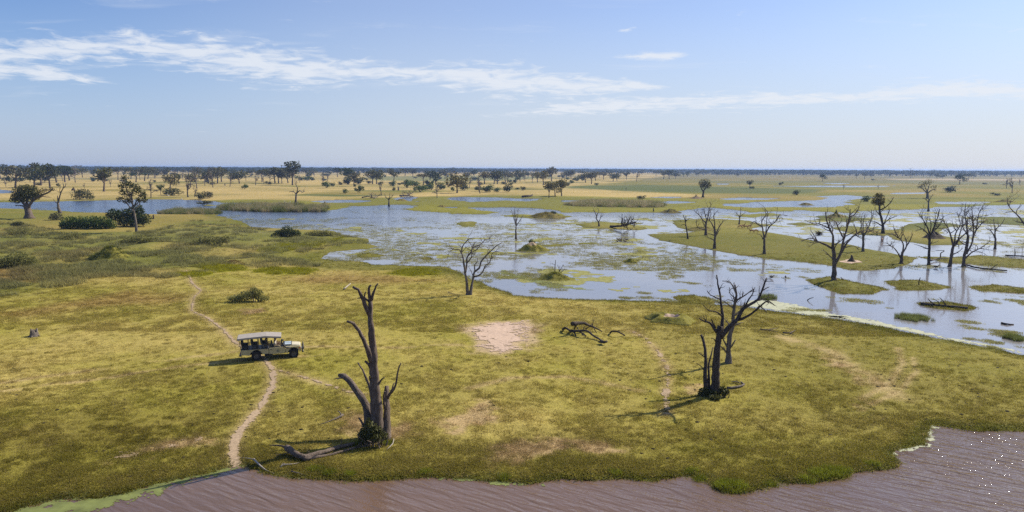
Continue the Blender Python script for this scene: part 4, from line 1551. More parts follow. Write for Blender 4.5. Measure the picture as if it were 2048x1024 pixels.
hand_tree('dead_tree', 'small dead tree in the marsh below the dry leafed tree at far right', 'tree', (1857, 422), [
    ('trunk', 1.5, 1.0, [(1857, 422), (1857, 408), (1858, 400)]),
    ('limb', 0.8, 0.3, [(1857, 405), (1850, 397), (1845, 396)]),
    ('limb', 0.8, 0.3, [(1858, 402), (1862, 395), (1866, 388)]),
    ('limb', 0.8, 0.3, [(1858, 400), (1856, 392), (1858, 386)]),
], 30, M_bark_grey, twig=1.5)
hand_tree('dead_tree', 'low dead tree with crooked level boughs at the marsh edge left of centre', 'tree', (592, 406), [
    ('trunk', 2.2, 1.4, [(592, 406), (592, 394), (593, 386)]),
    ('limb', 1.2, 0.4, [(592, 388), (587, 383), (578, 384)]),
    ('limb', 1.3, 0.4, [(593, 387), (595, 377), (592, 369), (593, 361)]),
    ('limb', 1.1, 0.4, [(593, 387), (600, 381), (604, 385), (610, 382)]),
], 31, M_bark_grey, twig=1.3)
hand_tree('dead_tree', 'small bare dead tree on the marsh tongue left of centre', 'tree', (778, 412), [
    ('trunk', 1.6, 1.0, [(778, 412), (778, 402), (777, 397)]),
    ('limb', 0.9, 0.3, [(777, 399), (771, 394), (769, 386)]),
    ('limb', 0.9, 0.3, [(778, 398), (780, 391), (779, 386)]),
    ('limb', 0.8, 0.3, [(778, 399), (785, 392), (787, 388)]),
], 32, M_bark_grey, twig=1.4)
hand_tree('dead_tree', 'pale forked dead tree right of the broad leafy tree at far left', 'tree', (121, 426), [
    ('trunk', 2.4, 1.8, [(121, 428), (117, 415), (116, 405)]),
    ('limb', 1.5, 0.5, [(116, 406), (119, 395), (122, 385), (127, 374), (126, 367)]),
    ('limb', 1.2, 0.4, [(116, 406), (115, 396), (115, 391)]),
    ('limb', 1.0, 0.4, [(117, 408), (111, 404), (106, 398)]),
    ('limb', 0.9, 0.3, [(127, 376), (131, 372), (131, 366)]),
], 33, M_bark_grey, twig=0.8)
#==LEAFY==
# ------------------------------------------------------------------ leafy trees


def px_lobes(B, lobes, depth=0.9):
    """crown lobes (px, py, rx, ry, dy) to local ellipsoids round a tree at B"""
    mpp = (B - Vector((0, 0, CAM_H))).length / F
    out = []
    for (x, y, rx, ry, dy) in lobes:
        p = at_y(x, y, B.y + dy) - B
        out.append((p.x, p.y, p.z, rx * mpp, rx * mpp * depth, ry * mpp))
    return out


def crown(root, B, lobes, n, size, mat, seed, name='crown'):
    V, Fq = leaf_cloud(px_lobes(B, lobes), n, size, seed)
    return link(name, mesh_np(name, V, Fq), mat, root)


t, B, _ = hand_tree('leafy_tree', 'broad dark leafy tree with a stout leaning trunk at the far left river bank', 'tree', (58, 437), [
    ('trunk', 6.2, 4.2, [(59, 438), (56, 424), (54, 415), (52, 408)]),
    ('limb', 2.6, 1.0, [(53, 412), (46, 405), (40, 396), (35, 386)]),
    ('limb', 2.6, 1.0, [(54, 411), (54, 400), (56, 390), (55, 380)]),
    ('limb', 2.6, 0.8, [(57, 414), (64, 403), (74, 396), (86, 389), (97, 385), (106, 378)]),
    ('limb', 1.2, 0.6, [(50, 413), (40, 411), (30, 411)]),
    ('limb', 1.8, 0.7, [(62, 405), (68, 394), (78, 385), (92, 377)]),
], 41, M_bark, twig=0.6)
crown(t, B, [(45, 386, 19, 14, 0), (38, 393, 14, 10, 1), (55, 382, 18, 11, -1), (64, 384, 13, 12, 1), (55, 393, 20, 9, 0), (32, 400, 10, 6, 0), (70, 391, 10, 8, 0), (50, 377, 14, 7, 0)], 3600, 0.24, M_leaf, 41)
crown(t, B, [(84, 381, 9, 5, 0), (95, 380, 8, 4, 0), (103, 378, 6, 3, 0), (80, 389, 8, 4, 0)], 240, 0.22, M_leaf_yellow, 42, 'foliage')

t, B, _ = hand_tree('leafy_tree', 'tall slim tree with loose foliage rising behind the green thickets on the left', 'tree', (274, 465), [
    ('trunk', 2.4, 1.2, [(274, 466), (272, 450), (270, 435), (267, 420), (265, 405), (262, 385)]),
    ('limb', 1.4, 0.5, [(268, 424), (258, 412), (252, 402), (248, 390)]),
    ('limb', 1.4, 0.5, [(267, 415), (272, 404), (277, 395), (283, 385)]),
    ('limb', 1.2, 0.4, [(264, 400), (256, 385), (251, 370), (249, 358)]),
    ('limb', 1.2, 0.4, [(263, 390), (268, 378), (272, 368)]),
    ('limb', 1.0, 0.4, [(270, 412), (280, 402), (290, 400)]),
], 43, M_bark_grey, twig=1.0)
crown(t, B, [(250, 356, 7, 6, 0), (245, 371, 9, 7, 1), (257, 369, 10, 7, 0), (269, 375, 11, 8, -1), (281, 384, 10, 8, 0), (247, 385, 9, 7, 0), (261, 388, 9, 6, 1), (288, 392, 7, 6, 0), (241, 398, 7, 6, 0),
             (256, 402, 9, 6, 0), (280, 400, 9, 5, 1), (292, 402, 5, 4, 0)], 1500, 0.20, M_leaf, 43)

t, B, _ = hand_tree('dead_tree', 'dead tree with one round yellow green tuft of leaves at its top', 'tree', (1766, 467), [
    ('trunk', 2.8, 1.6, ZE((812, 382), (815, 320), (800, 250), (785, 180), (785, 130))),
    ('limb', 1.3, 0.4, ZE((790, 175), (850, 140), (910, 65))),
    ('limb', 1.2, 0.4, ZE((812, 310), (860, 260), (940, 225))),
    ('limb', 1.2, 0.4, ZE((812, 320), (760, 285), (690, 265))),
    ('limb', 1.0, 0.4, ZE((820, 300), (850, 230), (880, 160))),
    ('limb', 0.9, 0.3, ZE((795, 230), (760, 190), (745, 150))),
], 44, M_bark_dark, twig=1.0)
crown(t, B, [(1757, 398, 11, 11, 0), (1752, 404, 9, 7, 0), (1762, 405, 8, 7, 0), (1758, 390, 6, 5, 0)], 1100, 0.17, M_leaf_yellow, 44, 'foliage')

t, B, _ = hand_tree('leafy_tree', 'half dry tree with sparse brown foliage on the right marsh', 'tree', (1855, 397), [
    ('trunk', 2.4, 1.6, [(1855, 398), (1855, 390), (1854, 384)]),
    ('limb', 1.3, 0.4, [(1854, 386), (1846, 378), (1840, 372)]),
    ('limb', 1.3, 0.4, [(1854, 385), (1857, 375), (1859, 366)]),
    ('limb', 1.3, 0.4, [(1855, 387), (1863, 380), (1873, 378)]),
    ('limb', 1.0, 0.4, [(1855, 384), (1849, 372), (1847, 364)]),
], 45, M_bark_grey, twig=1.5)
crown(t, B, [(1846, 369, 8, 6, 0), (1858, 364, 8, 6, 0), (1840, 374, 6, 4, 0), (1867, 374, 6, 4, 0)], 420, 0.28, M_leaf_yellow, 45, 'foliage')

t, B, _ = hand_tree('leafy_tree', 'solitary dense green tree on the plain beside the pale mound', 'tree', (1406, 395), [
    ('trunk', 2.0, 1.4, [(1406, 396), (1406, 388), (1408, 380)]),
    ('limb', 1.2, 0.5, [(1407, 384), (1402, 376), (1400, 368)]),
    ('limb', 1.2, 0.5, [(1407, 382), (1413, 374), (1416, 368)]),
], 46, M_bark_dark, twig=0.3)
crown(t, B, [(1405, 366, 8, 8, 0), (1413, 364, 8, 7, 1), (1411, 373, 9, 6, 0), (1418, 371, 5, 6, 0), (1403, 371, 5, 4, 0)], 1300, 0.26, M_leaf, 46)

# shared shapes for the far trees (unit height)


def leafy_shape(seed, style):
    r = random.Random(seed)
    tb, lb = MB(), MB()
    hT = {'round': 0.30, 'open': 0.32, 'flat': 0.48, 'wide': 0.26, 'tall': 0.30, 'two': 0.30}[style]
    tr = crooked((0, 0, -0.03), (r.gauss(0, .06), r.gauss(0, .06), 1), hT + 0.05, 5, 0.06, 0.05, r)
    tb.tube(tr, [0.034 * (1.35 if i == 0 else 1) * (1 - 0.45 * i / 5) for i in range(6)], 6, 0.08, True, r)
    lobes = []
    nl = {'round': 4, 'open': 5, 'flat': 5, 'wide': 6, 'tall': 5, 'two': 4}[style]
    for k in range(nl):
        a = 6.283 * k / nl + r.uniform(-.4, .4)
        up = {'round': 1.0, 'open': 0.9, 'flat': 0.55, 'wide': 0.7, 'tall': 1.6, 'two': 1.0}[style]
        d = (math.cos(a), math.sin(a), up + r.uniform(-.1, .4))
        st = tr[-1 - (k % 2)]
        L = {'round': .30, 'open': .40, 'flat': .40, 'wide': .42, 'tall': .42, 'two': .34}[style] * r.uniform(.75, 1.15)
        q = crooked(st, d, L, 4, 0.16, 0.05, r)
        lb.tube(q, [0.016 * (1 - .7 * i / 4) for i in range(5)], 4, 0, False)
        e = q[-1]
        s = {'round': .23, 'open': .17, 'flat': .20, 'wide': .22, 'tall': .17, 'two': .21}[style] * r.uniform(.8, 1.2)
        zf = 0.45 if style == 'flat' else 0.8
        lobes.append((e.x, e.y, min(e.z, 1 - s * zf), s, s, s * zf))
        if style in ('open', 'tall', 'wide'):
            m = q[2] + Vector((r.gauss(0, .06), r.gauss(0, .06), .02))
            lobes.append((m.x, m.y, m.z, s * .75, s * .75, s * .5))
    if style in ('round', 'two', 'wide'):
        lobes.append((tr[-1].x, tr[-1].y, tr[-1].z + .26, .20, .20, .17))
    top = max(l[2] + l[5] for l in lobes)
    n = {'round': 520, 'open': 330, 'flat': 380, 'wide': 560, 'tall': 380, 'two': 430}[style]
    V, Fq = leaf_cloud(lobes, int(n * 1.15), 0.036, seed)
    k = 1.0 / max(top, .8)
    V = V * k
    for b_ in (tb, lb):
        b_.v = [v * k for v in b_.v]
    return tb.mesh('trunk', True), lb.mesh('limbs', True), mesh_np('crown', V, Fq)


def dead_shape(seed):
    r = random.Random(seed)
    tb, lb = MB(), MB()
    hT = r.uniform(0.35, 0.6)
    tr = crooked((0, 0, -0.03), (r.gauss(0, .1), r.gauss(0, .1), 1), hT, 5, 0.08, 0.05, r)
    tb.tube(tr, [0.034 * (1.4 if i == 0 else 1) * (1 - 0.4 * i / 5) for i in range(6)], 6, 0.08, True, r)
    for k in range(r.choice((3, 4, 5))):
        a = r.uniform(0, 6.283)
        d = (math.cos(a), math.sin(a), r.uniform(.7, 2.0))
        q = crooked(tr[-1 - (k % 3)], d, r.uniform(.3, .58), 5, 0.2, 0.08, r)
        rad = [0.020 * (1 - .7 * i / 5) for i in range(6)]
        lb.tube(q, rad, 5, 0, False)
        twigs(lb, q, rad, 6, 0.22, r, 1, 0.2, 3)
    return tb.mesh('trunk', True), lb.mesh('limbs', True)


STY = ['round', 'open', 'flat', 'wide', 'tall', 'two', 'open', 'wide', 'round', 'tall']
LEAFY = [leafy_shape(700 + i, s) for i, s in enumerate(STY)]
DEAD = [dead_shape(760 + i) for i in range(6)]


def bush_shape(seed):
    r = random.Random(seed)
    lobes = []
    for k in range(6):
        a = r.uniform(0, 6.283)
        d = r.uniform(0.1, 0.42)
        s = r.uniform(0.2, 0.34)
        lobes.append((d * math.cos(a), d * math.sin(a), r.uniform(0.25, 0.62), s, s, s * 1.1))
    V, Fq = leaf_cloud(lobes, 520, 0.055, seed)
    V[:, 2] = np.maximum(V[:, 2], 0.0)
    sb = MB()
    for k in range(4):
        a = r.uniform(0, 6.283)
        q = crooked((0.05 * math.cos(a), 0.05 * math.sin(a), -0.05), (math.cos(a) * .6, math.sin(a) * .6, 1), 0.5, 3, .15, .05, r)
        sb.tube(q, [.022, .016, .012, .006], 4, 0, False)
    return sb.mesh('stem', True), mesh_np('foliage', V, Fq)


BUSH = [bush_shape(800 + i) for i in range(6)]


def with_mat(me, mat, cache={}):
    k = (me.name, mat.name)
    if k not in cache:
        c = me.copy()
        c.name = me.name.split('.')[0]
        c.materials.clear()
        c.materials.append(mat)
        cache[k] = c
    return cache[k]


def stand(px, py, hpx):
    B = ground(px, py)
    mpp = (B - Vector((0, 0, CAM_H))).length / F
    return B, hpx * mpp, mpp


def far_leafy(px, py, h, v, mat, label, group, wf=1.0, bark=None, tiny=False):
    B, H, mpp = stand(px, py, h)
    r = random.Random(int(px * 7 + py))
    root = empty('leafy_tree', (B.x, B.y, B.z - 0.05), r.uniform(0, 6.28))
    root.scale = (H * wf, H * wf, H)
    tag(root, label, 'tree', group)
    tr, lb, cr = LEAFY[v % len(LEAFY)]
    bk = bark or M_bark
    link('trunk', with_mat(tr, bk), None, root)
    if not tiny:
        link('limbs', with_mat(lb, bk), None, root)
    link('crown', with_mat(cr, mat), None, root)
    return root


def far_dead(px, py, h, v, label, group, wf=1.0, mat=None, tiny=False):
    B, H, mpp = stand(px, py, h)
    r = random.Random(int(px * 5 + py))
    root = empty('dead_tree', (B.x, B.y, B.z - 0.05), r.uniform(0, 6.28))
    root.scale = (H * wf, H * wf, H)
    tag(root, label, 'tree', group)
    tr, lb = DEAD[v % len(DEAD)]
    link('trunk', with_mat(tr, mat or M_bark_grey), None, root)
    link('limbs', with_mat(lb, mat or M_bark_grey), None, root)
    return root


def bush(px, py, w, h, mat, label, group, v=None, name='bush'):
    B, H, mpp = stand(px, py, h)
    r = random.Random(int(px * 3 + py))
    root = empty(name, (B.x, B.y, B.z - 0.03), r.uniform(0, 6.28))
    Wd = w * mpp / 0.95
    root.scale = (Wd, Wd, H / 0.82)
    tag(root, label, 'bush', group)
    st, fo = BUSH[(v if v is not None else int(px)) % len(BUSH)]
    link('stem', with_mat(st, M_bark), None, root)
    link('foliage', with_mat(fo, mat), None, root)
    return root


O, DK, GN, YL, GY_ = M_leaf, M_leaf_dark, M_leaf_green, M_leaf_yellow, M_leaf_grey
# (px, py of the foot, height px, material, width factor, shape)
FAR_LEAFY = [
    (208, 383, 46, O, .85, 4), (31, 376, 41, GY_, .85, 1), (69, 374, 38, DK, .95, 3), (82, 371, 41, O, .8, 4), (100, 376, 43, O, .8, 6), (113, 365, 32, DK, 1, 5), (130, 364, 30, DK, 1, 0),
    (139, 361, 27, O, 1, 3), (165, 355, 18, O, .9, 1), (236, 360, 22, O, .8, 2), (262, 358, 23, O, .9, 1), (272, 364, 17, DK, 1.3, 2), (289, 362, 27, O, .9, 6), (296, 358, 24, O, .9, 3), (1, 358, 26, O, 1, 1),
    (340, 380, 31, YL, .8, 5), (358, 367, 19, DK, .8, 4), (381, 373, 26, O, .8, 5), (322, 390, 21, GN, .6, 4), (417, 367, 25, O, 1.1, 3), (435, 367, 31, GY_, .9, 6), (443, 364, 29, O, 1, 0), (479, 367, 27, O, 1.15, 7), (524, 364, 24, O, .9, 2),
    (550, 367, 34, O, .9, 1), (557, 367, 32, O, .8, 4), (564, 367, 26, GY_, .7, 6), (585, 370, 46, O, .75, 9), (576, 366, 30, O, .9, 3), (675, 354, 20, DK, .9, 0), (708, 373, 29, GY_, .9, 6), (745, 368, 29, O, .9, 1), (753, 368, 33, O, .8, 7),
    (787, 365, 29, O, .85, 6), (847, 368, 21, GY_, 1.1, 2), (872, 370, 29, DK, .95, 5), (860, 360, 20, O, 1, 1), (914, 386, 44, YL, .9, 7), (969, 368, 26, YL, .95, 0), (988, 368, 29, O, .95, 3), (995, 368, 28, O, .9, 0), (1015, 365, 22, GY_, .9, 1),
    (1032, 361, 22, O, .9, 6), (1040, 362, 22, O, .9, 3), (1075, 365, 23, O, .9, 1), (1087, 370, 31, YL, .8, 6), (1103, 362, 29, GY_, .9, 0), (1110, 393, 31, YL, .8, 5), (1123, 392, 35, YL, .75, 0), (1098, 396, 34, YL, .6, 9), (1132, 358, 19, O, .9, 3),
    (1142, 358, 19, O, 1, 0), (1171, 365, 23, O, 1.1, 7), (1183, 368, 25, GY_, .9, 0), (1191, 361, 20, YL, .9, 1), (1226, 363, 19, O, 1, 7), (1234, 362, 16, O, .9, 1), (1207, 359, 17, GY_, .9, 1), (1218, 351, 13, DK, 1.1, 3), (1253, 359, 17, O, .9, 4),
    (1327, 358, 18, O, .9, 6), (1338, 358, 19, DK, .95, 0), (1351, 357, 14, O, .9, 3), (1375, 353, 11, DK, .9, 1), (1392, 351, 10, O, 1.1, 2), (1407, 351, 11, O, .9, 1), (1434, 352, 9, DK, 1, 3), (1312, 352, 12, O, 1, 1),
    (1500, 377, 17, GY_, .8, 1), (1645, 363, 16, DK, .75, 5), (1729, 358, 12, GY_, 1, 1), (1919, 369, 20, DK, .85, 5), (1937, 360, 12, O, .9, 1), (1713, 357, 9, GY_, .8, 1),
    (612, 352, 16, O, .9, 1), (628, 350, 14, DK, 1, 3), (810, 352, 17, O, 1, 1), (826, 354, 18, O, .9, 6), (890, 358, 20, GY_, .9, 3), (936, 362, 20, GY_, .9, 1), (948, 356, 17, DK, 1, 0), (1056, 356, 15, O, 1, 3), (1010, 356, 17, O, 1, 1),
    (14, 357, 20, O, .9, 3), (50, 356, 19, O, .9, 1), (186, 352, 12, O, 1, 3), (310, 357, 20, O, .9, 1), (330, 356, 20, O, .9, 3), (398, 358, 22, O, .9, 6), (408, 356, 18, DK, 1, 1), (465, 356, 17, O, 1, 3), (500, 354, 16, O, 1, 1),
    (1162, 353, 13, O, 1, 1), (1258, 349, 10, DK, 1, 1), (1284, 350, 11, O, 1, 3)]
FAR_DEAD = [(12, 374, 17), (151, 365, 29), (221, 374, 17), (302, 396, 34), (376, 394, 50), (389, 394, 24), (394, 377, 37), (426, 375, 31), (460, 373, 29), (511, 370, 28), (645, 368, 22), (763, 391, 27), (939, 376, 23), (960, 387, 42),
            (1011, 370, 20), (1273, 363, 20), (1687, 379, 12), (1821, 356, 16), (2024, 386, 24), (2013, 377, 17), (2040, 371, 13), (169, 379, 11), (200, 358, 16), (246, 366, 18), (350, 362, 20), (366, 360, 18), (492, 362, 20), (540, 366, 24),
            (655, 362, 16), (692, 352, 12), (1050, 362, 16), (1065, 366, 18), (1252, 382, 8), (1757, 378, 10), (874, 396, 30), (280, 360, 18), (60, 364, 20), (125, 362, 20), (1540, 352, 8), (528, 368, 18), (600, 366, 15), (410, 372, 20)]
BUSHES = [(19, 365, 17, 9, DK), (37, 364, 17, 8, DK), (88, 365, 15, 12, DK), (185, 363, 11, 8, DK), (343, 391, 33, 13, O), (400, 399, 19, 12, O), (417, 397, 18, 13, GY_), (489, 378, 13, 9, GN),
          (409, 410, 22, 8, O), (651, 376, 21, 12, GN), (665, 374, 9, 9, GN), (680, 370, 9, 7, O), (738, 368, 9, 7, O), (760, 370, 11, 7, O), (786, 373, 13, 11, GN), (718, 386, 16, 14, GN), (690, 387, 10, 9, GN), (817, 376, 24, 16, GN),
          (831, 374, 22, 12, GN), (839, 384, 33, 14, GN), (855, 370, 13, 10, DK), (861, 380, 17, 14, GN), (881, 379, 21, 13, GN), (615, 361, 20, 8, GN), (598, 361, 14, 9, GN), (624, 361, 10, 6, DK), (789, 381, 10, 6, O), (926, 381, 21, 15, DK), (905, 383, 10, 9, GN),
          (959, 383, 18, 11, GN), (978, 384, 25, 15, GN), (994, 384, 14, 9, GN), (1016, 384, 19, 16, DK), (1029, 367, 11, 8, DK), (1046, 381, 10, 8, O), (1143, 367, 11, 7, GN), (1152, 362, 16, 8, GN), (1136, 360, 8, 6, GN), (1137, 372, 5, 5, DK), (1166, 362, 8, 5, GN),
          (1562, 370, 8, 6, DK), (1592, 390, 12, 9, DK), (1897, 385, 23, 11, DK), (1735, 403, 24, 10, GN), (1990, 391, 13, 5, DK), (1504, 378, 9, 5, DK), (1282, 399, 17, 8, O), (720, 369, 25, 13, DK), (697, 369, 22, 15, DK), (656, 353, 12, 6, DK), (1746, 361, 6, 3, DK), (1970, 369, 7, 3, DK)]
MATWORD = {O.name: 'olive', DK.name: 'dark green', GN.name: 'fresh green', YL.name: 'yellowish', GY_.name: 'greyish'}
SHAPEWORD = {'round': 'round crowned', 'open': 'loose crowned', 'flat': 'flat topped', 'wide': 'broad crowned', 'tall': 'tall narrow', 'two': 'bushy crowned'}
FAR_LEAFY.sort()
cnt = {}
for (x, y, h, m, wf, v) in FAR_LEAFY:
    w = MATWORD[m.name]
    cnt[w] = cnt.get(w, 0) + 1
    far_leafy(x, y, h, v, m, '%s %s tree on the far plain, %s %s leaved tree from left' % (w, SHAPEWORD[STY[v]], ordinal(cnt[w]), w), 'leafy trees on the far plain', wf * 1.22, tiny=h < 14)
far_leafy(696, 368, 34, 0, DK, 'massive dark green tree, the darkest and widest crown on the far plain', 'leafy trees on the far plain', 0.95, M_bark_dark)
for i, (x, y, h) in enumerate(sorted(FAR_DEAD)):
    far_dead(x, y, h, i, 'bare %s tree on the far plain, %s leafless tree there from left' % ('dead' if h < 25 else 'tall dead', ordinal(i + 1)), 'dead trees on the far plain', 0.85)
for i, (x, y, w, h, m) in enumerate(sorted(BUSHES, key=lambda b_: b_[0])):
    bush(x, y, w, h, m, '%s rounded bush on the far plain, %s bush there from left' % (MATWORD[m.name], ordinal(i + 1)), 'bushes on the far plain', i)
# palm-like tuft rising from the tallest far tree
B, H, _ = stand(590, 369, 46)
pt = empty('palm_tree', B)
tag(pt, 'slim palm with a small tuft rising above the horizon on the left plain', 'palm')
mb = MB()
mb.tube(crooked((0, 0, -.1), (0.02, 0, 1), H * 0.9, 5, .03, .05, rng), [.28, .24, .2, .18, .16, .14], 6)
mb.build('trunk', M_bark_grey, pt, True)
V, Fq = leaf_cloud([(0, 0, H * .92, 1.5, 1.5, 1.2), (0.3, 0, H * .8, 1.0, 1.0, .8)], 160, 0.5, 5)
link('crown', mesh_np('crown', V, Fq), M_leaf, pt)

# thickets and shrubs nearer by


def thicket(name, label, base, lobes, n, size, mat, seed, cat='bush'):
    B = ground(*base)
    root = empty(name, B)
    tag(root, label, cat)
    L = px_lobes(B, lobes, 0.8)
    V, Fq = leaf_cloud(L, n, size, seed)
    V[:, 2] = np.maximum(V[:, 2], -0.02)
    link('foliage', mesh_np('foliage', V, Fq), mat, root)
    r = random.Random(seed)
    mb = MB()
    for l in L:
        for k in range(3):
            q = crooked((l[0] + r.gauss(0, l[3] * .3), l[1] + r.gauss(0, l[3] * .3), -0.1), (r.gauss(0, .3), r.gauss(0, .3), 1), max(.3, l[2] + l[5] * .5), 4, .15, .05, r)
            mb.tube(q, [.05, .04, .03, .02, .012], 4, 0, False)
    mb.build('stem', M_bark, root, True)
    return root, B


thicket('thicket', 'long fresh green thicket left of the slim tall tree', (176, 457), [(140, 446, 18, 12, 0), (160, 447, 18, 13, 1), (182, 446, 19, 13, 0), (204, 447, 18, 12, 0), (220, 449, 12, 10, 0), (130, 451, 10, 7, -1)], 5200, 0.20, GN, 901)
thicket('thicket', 'dark green thicket at the foot of the slim tall tree', (258, 452), [(228, 430, 15, 12, 1), (248, 432, 18, 14, 0), (270, 430, 18, 16, 0), (288, 438, 14, 11, -1), (262, 444, 26, 8, -1), (278, 420, 10, 9, 0)], 5200, 0.20, DK, 902)
thicket('shrub', 'round dark shrub on the bank in front of the blue river', (164, 399), [(155, 391, 12, 7, 0), (170, 388, 14, 9, 0), (180, 393, 9, 6, 0), (160, 383, 9, 5, 0)], 1300, 0.28, O, 903)
thicket('shrub', 'small grey green shrub below the pale forked dead tree', (110, 440), [(106, 434, 9, 6, 0), (114, 433, 10, 7, 0)], 700, 0.18, GY_, 904)
thicket('shrub', 'little olive shrub in rank grass at the left edge', (34, 453), [(30, 449, 8, 5, 0), (38, 448, 8, 6, 0)], 600, 0.16, O, 905)
thicket('shrub', 'dark grey green shrub on the promontory beside the flood', (573, 474), [(560, 468, 12, 9, 0), (574, 463, 13, 12, 0), (590, 468, 12, 9, 0), (548, 471, 6, 5, 0)], 3200, 0.13, M_leaf_dark, 906)
thicket('shrub', 'low grey shrub row at the tip of the promontory', (640, 471), [(618, 468, 10, 5, 0), (634, 466, 12, 6, 0), (652, 466, 12, 7, 0), (663, 468, 6, 4, 0)], 1800, 0.12, M_leaf_light, 907)
thicket('shrub', 'wide dark scrub in the rank grass behind the sandy path', (416, 490), [(396, 485, 14, 7, 0), (415, 480, 16, 9, 0), (436, 482, 14, 9, 0), (452, 478, 10, 8, 0), (378, 487, 10, 4, 0)], 2400, 0.13, M_leaf_light, 908)
thicket('shrub', 'low dark scrub patch in rank grass left of the wide scrub', (285, 486), [(258, 482, 14, 7, 0), (280, 478, 15, 9, 0), (302, 481, 14, 8, 0), (245, 485, 8, 5, 0)], 2200, 0.13, M_leaf_light, 909)
thicket('shrub', 'sprawling leafy shrub on open turf behind the safari vehicle', (497, 602), [(472, 596, 18, 6, 0), (497, 591, 20, 9, 0), (515, 588, 12, 10, 0), (526, 597, 13, 5, 0), (507, 580, 7, 7, 0)], 2600, 0.085, M_leaf_light, 910)
thicket('shrub', 'big grey green grass bush at the left edge in rank grass', (40, 535), [(10, 526, 24, 12, 0), (40, 520, 24, 16, 0), (62, 527, 14, 10, 0)], 3600, 0.12, M_leaf_light, 911)
thicket('shrub', 'low dark shrub in the rank grass above the big grass bush', (40, 470), [(30, 464, 14, 7, 0), (52, 462, 12, 8, 0), (12, 478, 16, 7, 0), (80, 478, 14, 6, 0)], 2000, 0.13, M_leaf_light, 912)
thicket('shrub', 'grey green shrub below the long fresh green thicket', (160, 478), [(130, 473, 14, 6, 0), (150, 470, 14, 7, 0), (190, 484, 12, 6, 0), (205, 482, 9, 5, 0)], 1600, 0.12, M_leaf_light, 913)
thicket('creeper', 'green creeper growing round the foot of the tall broken dead tree', (740, 884), [(731, 862, 10, 13, -.5), (745, 858, 11, 15, -.7), (742, 874, 15, 8, -.7), (760, 862, 7, 10, -.5), (728, 878, 10, 6, -.5), (722, 870, 8, 9, -.4), (768, 872, 9, 8, -.6), (736, 846, 7, 10, -.5), (752, 876, 12, 7, -.9)], 1300, 0.075, M_leaf, 914)
thicket('shrub', 'leafy green tuft round the foot of the dark forked dead tree', (1430, 796), [(1410, 786, 14, 11, .4), (1425, 788, 13, 9, .2), (1443, 782, 11, 11, .4), (1452, 784, 7, 7, .5), (1430, 794, 14, 5, -.3)], 1900, 0.075, O, 915)

# ------------------------------------------------------------------ fallen wood


def fallen(label, base, limbs, mat, seed, name='fallen_tree', cat='fallen tree', twig=0.0, wob=0.05):
    """limbs: (part, r0 px, r1 px, [(px, py, height above ground m)])"""
    B = ground(*base)
    r = random.Random(seed)
    root = empty(name, B)
    tag(root, label, cat)
    mpp = (B - Vector((0, 0, CAM_H))).length / F
    for pn, r0, r1, pts in limbs:
        P = []
        for i, (x, y, hz) in enumerate(pts):
            rr = (r0 + (r1 - r0) * i / (len(pts) - 1)) * mpp
            g_ = flat(x, y, max(B.z, 0.0) + hz + rr * .7)
            zz = max(h1(*g_), 0.0) + hz + rr * 0.7
            g_ = flat(x, y, zz)
            P.append(Vector((g_[0], g_[1], zz)) - B)
        S = smooth_path(P, max(.25, 4 * mpp), wob * mpp * 4, r)
        m = len(S)
        rad = [max(.01, (r0 + (r1 - r0) * i / (m - 1)) * mpp) for i in range(m)]
        mb = MB()
        mb.tube(S, rad, 8, .13, True, r)
        if twig:
            ln = sum((S[i + 1] - S[i]).length for i in range(m - 1))
            twigs(mb, S, rad, int(twig * ln / mpp / 9), min(ln * .35, 22 * mpp), r, 1, .3, 4, .15)
        mb.build(pn, mat, root, True)
    return root


def ZL(*p): return [(460 + a / 2.115, 540 + b / 2.115, h) for a, b, h in p]
def ZF(*p): return [(1100 + a / 10.24, 620 + b / 10.24, h) for a, b, h in p]


fallen('thick grey fallen log lying below the tall broken dead tree', (640, 912), [
    ('log', 6.5, 3.0, ZL((240, 752, .25), (275, 775, .15), (310, 790, .1), (380, 775, .05), (450, 752, .05), (528, 733, .05))),
    ('limb', 2.4, 0.8, ZL((245, 752, .3), (215, 743, .35), (166, 741, .3))),
    ('limb', 3.5, 1.2, ZL((310, 800, .1), (420, 782, 0), (530, 752, 0), (628, 737, 0))),
    ('limb', 1.3, 0.5, ZL((265, 770, .1), (225, 778, .05), (180, 785, 0))),
], M_bark, 61, 'fallen_log', 'log', twig=0.12, wob=0.12)
fallen('bleached forked branch at the water edge by the end of the path', (515, 925), [
    ('limb', 2.0, 0.8, ZL((100, 800, .25), (120, 820, .15), (150, 845, .05), (188, 862, 0))),
    ('limb', 1.0, 0.4, ZL((102, 802, .25), (80, 796, .15), (48, 794, .05))),
], M_bark_pale, 62, 'fallen_branch', 'branch')
fallen('thin bleached branch lying in front of the thick fallen log', (575, 930), [
    ('limb', 1.2, 0.5, ZL((212, 832, 0), (235, 822, .1), (270, 820, .05), (302, 813, 0))),
    ('limb', 0.8, 0.4, ZL((235, 822, .1), (222, 818, .15), (215, 838, 0))),
], M_bark_pale, 63, 'fallen_branch', 'branch')
fallen('grey branch lying nearest the river below the fallen log', (595, 944), [
    ('limb', 1.3, 0.6, ZL((258, 850, .15), (285, 858, .08), (322, 868, 0))),
], M_bark_grey, 64, 'fallen_branch', 'branch')
fallen('white stick lying right of the tall broken dead tree', (780, 890), [
    ('limb', 1.2, 0.5, ZL((692, 715, .05), (688, 735, .08), (660, 762, 0))),
    ('limb', 0.7, 0.4, ZL((688, 735, .08), (676, 742, 0))),
], M_bark_pale, 65, 'fallen_branch', 'branch')
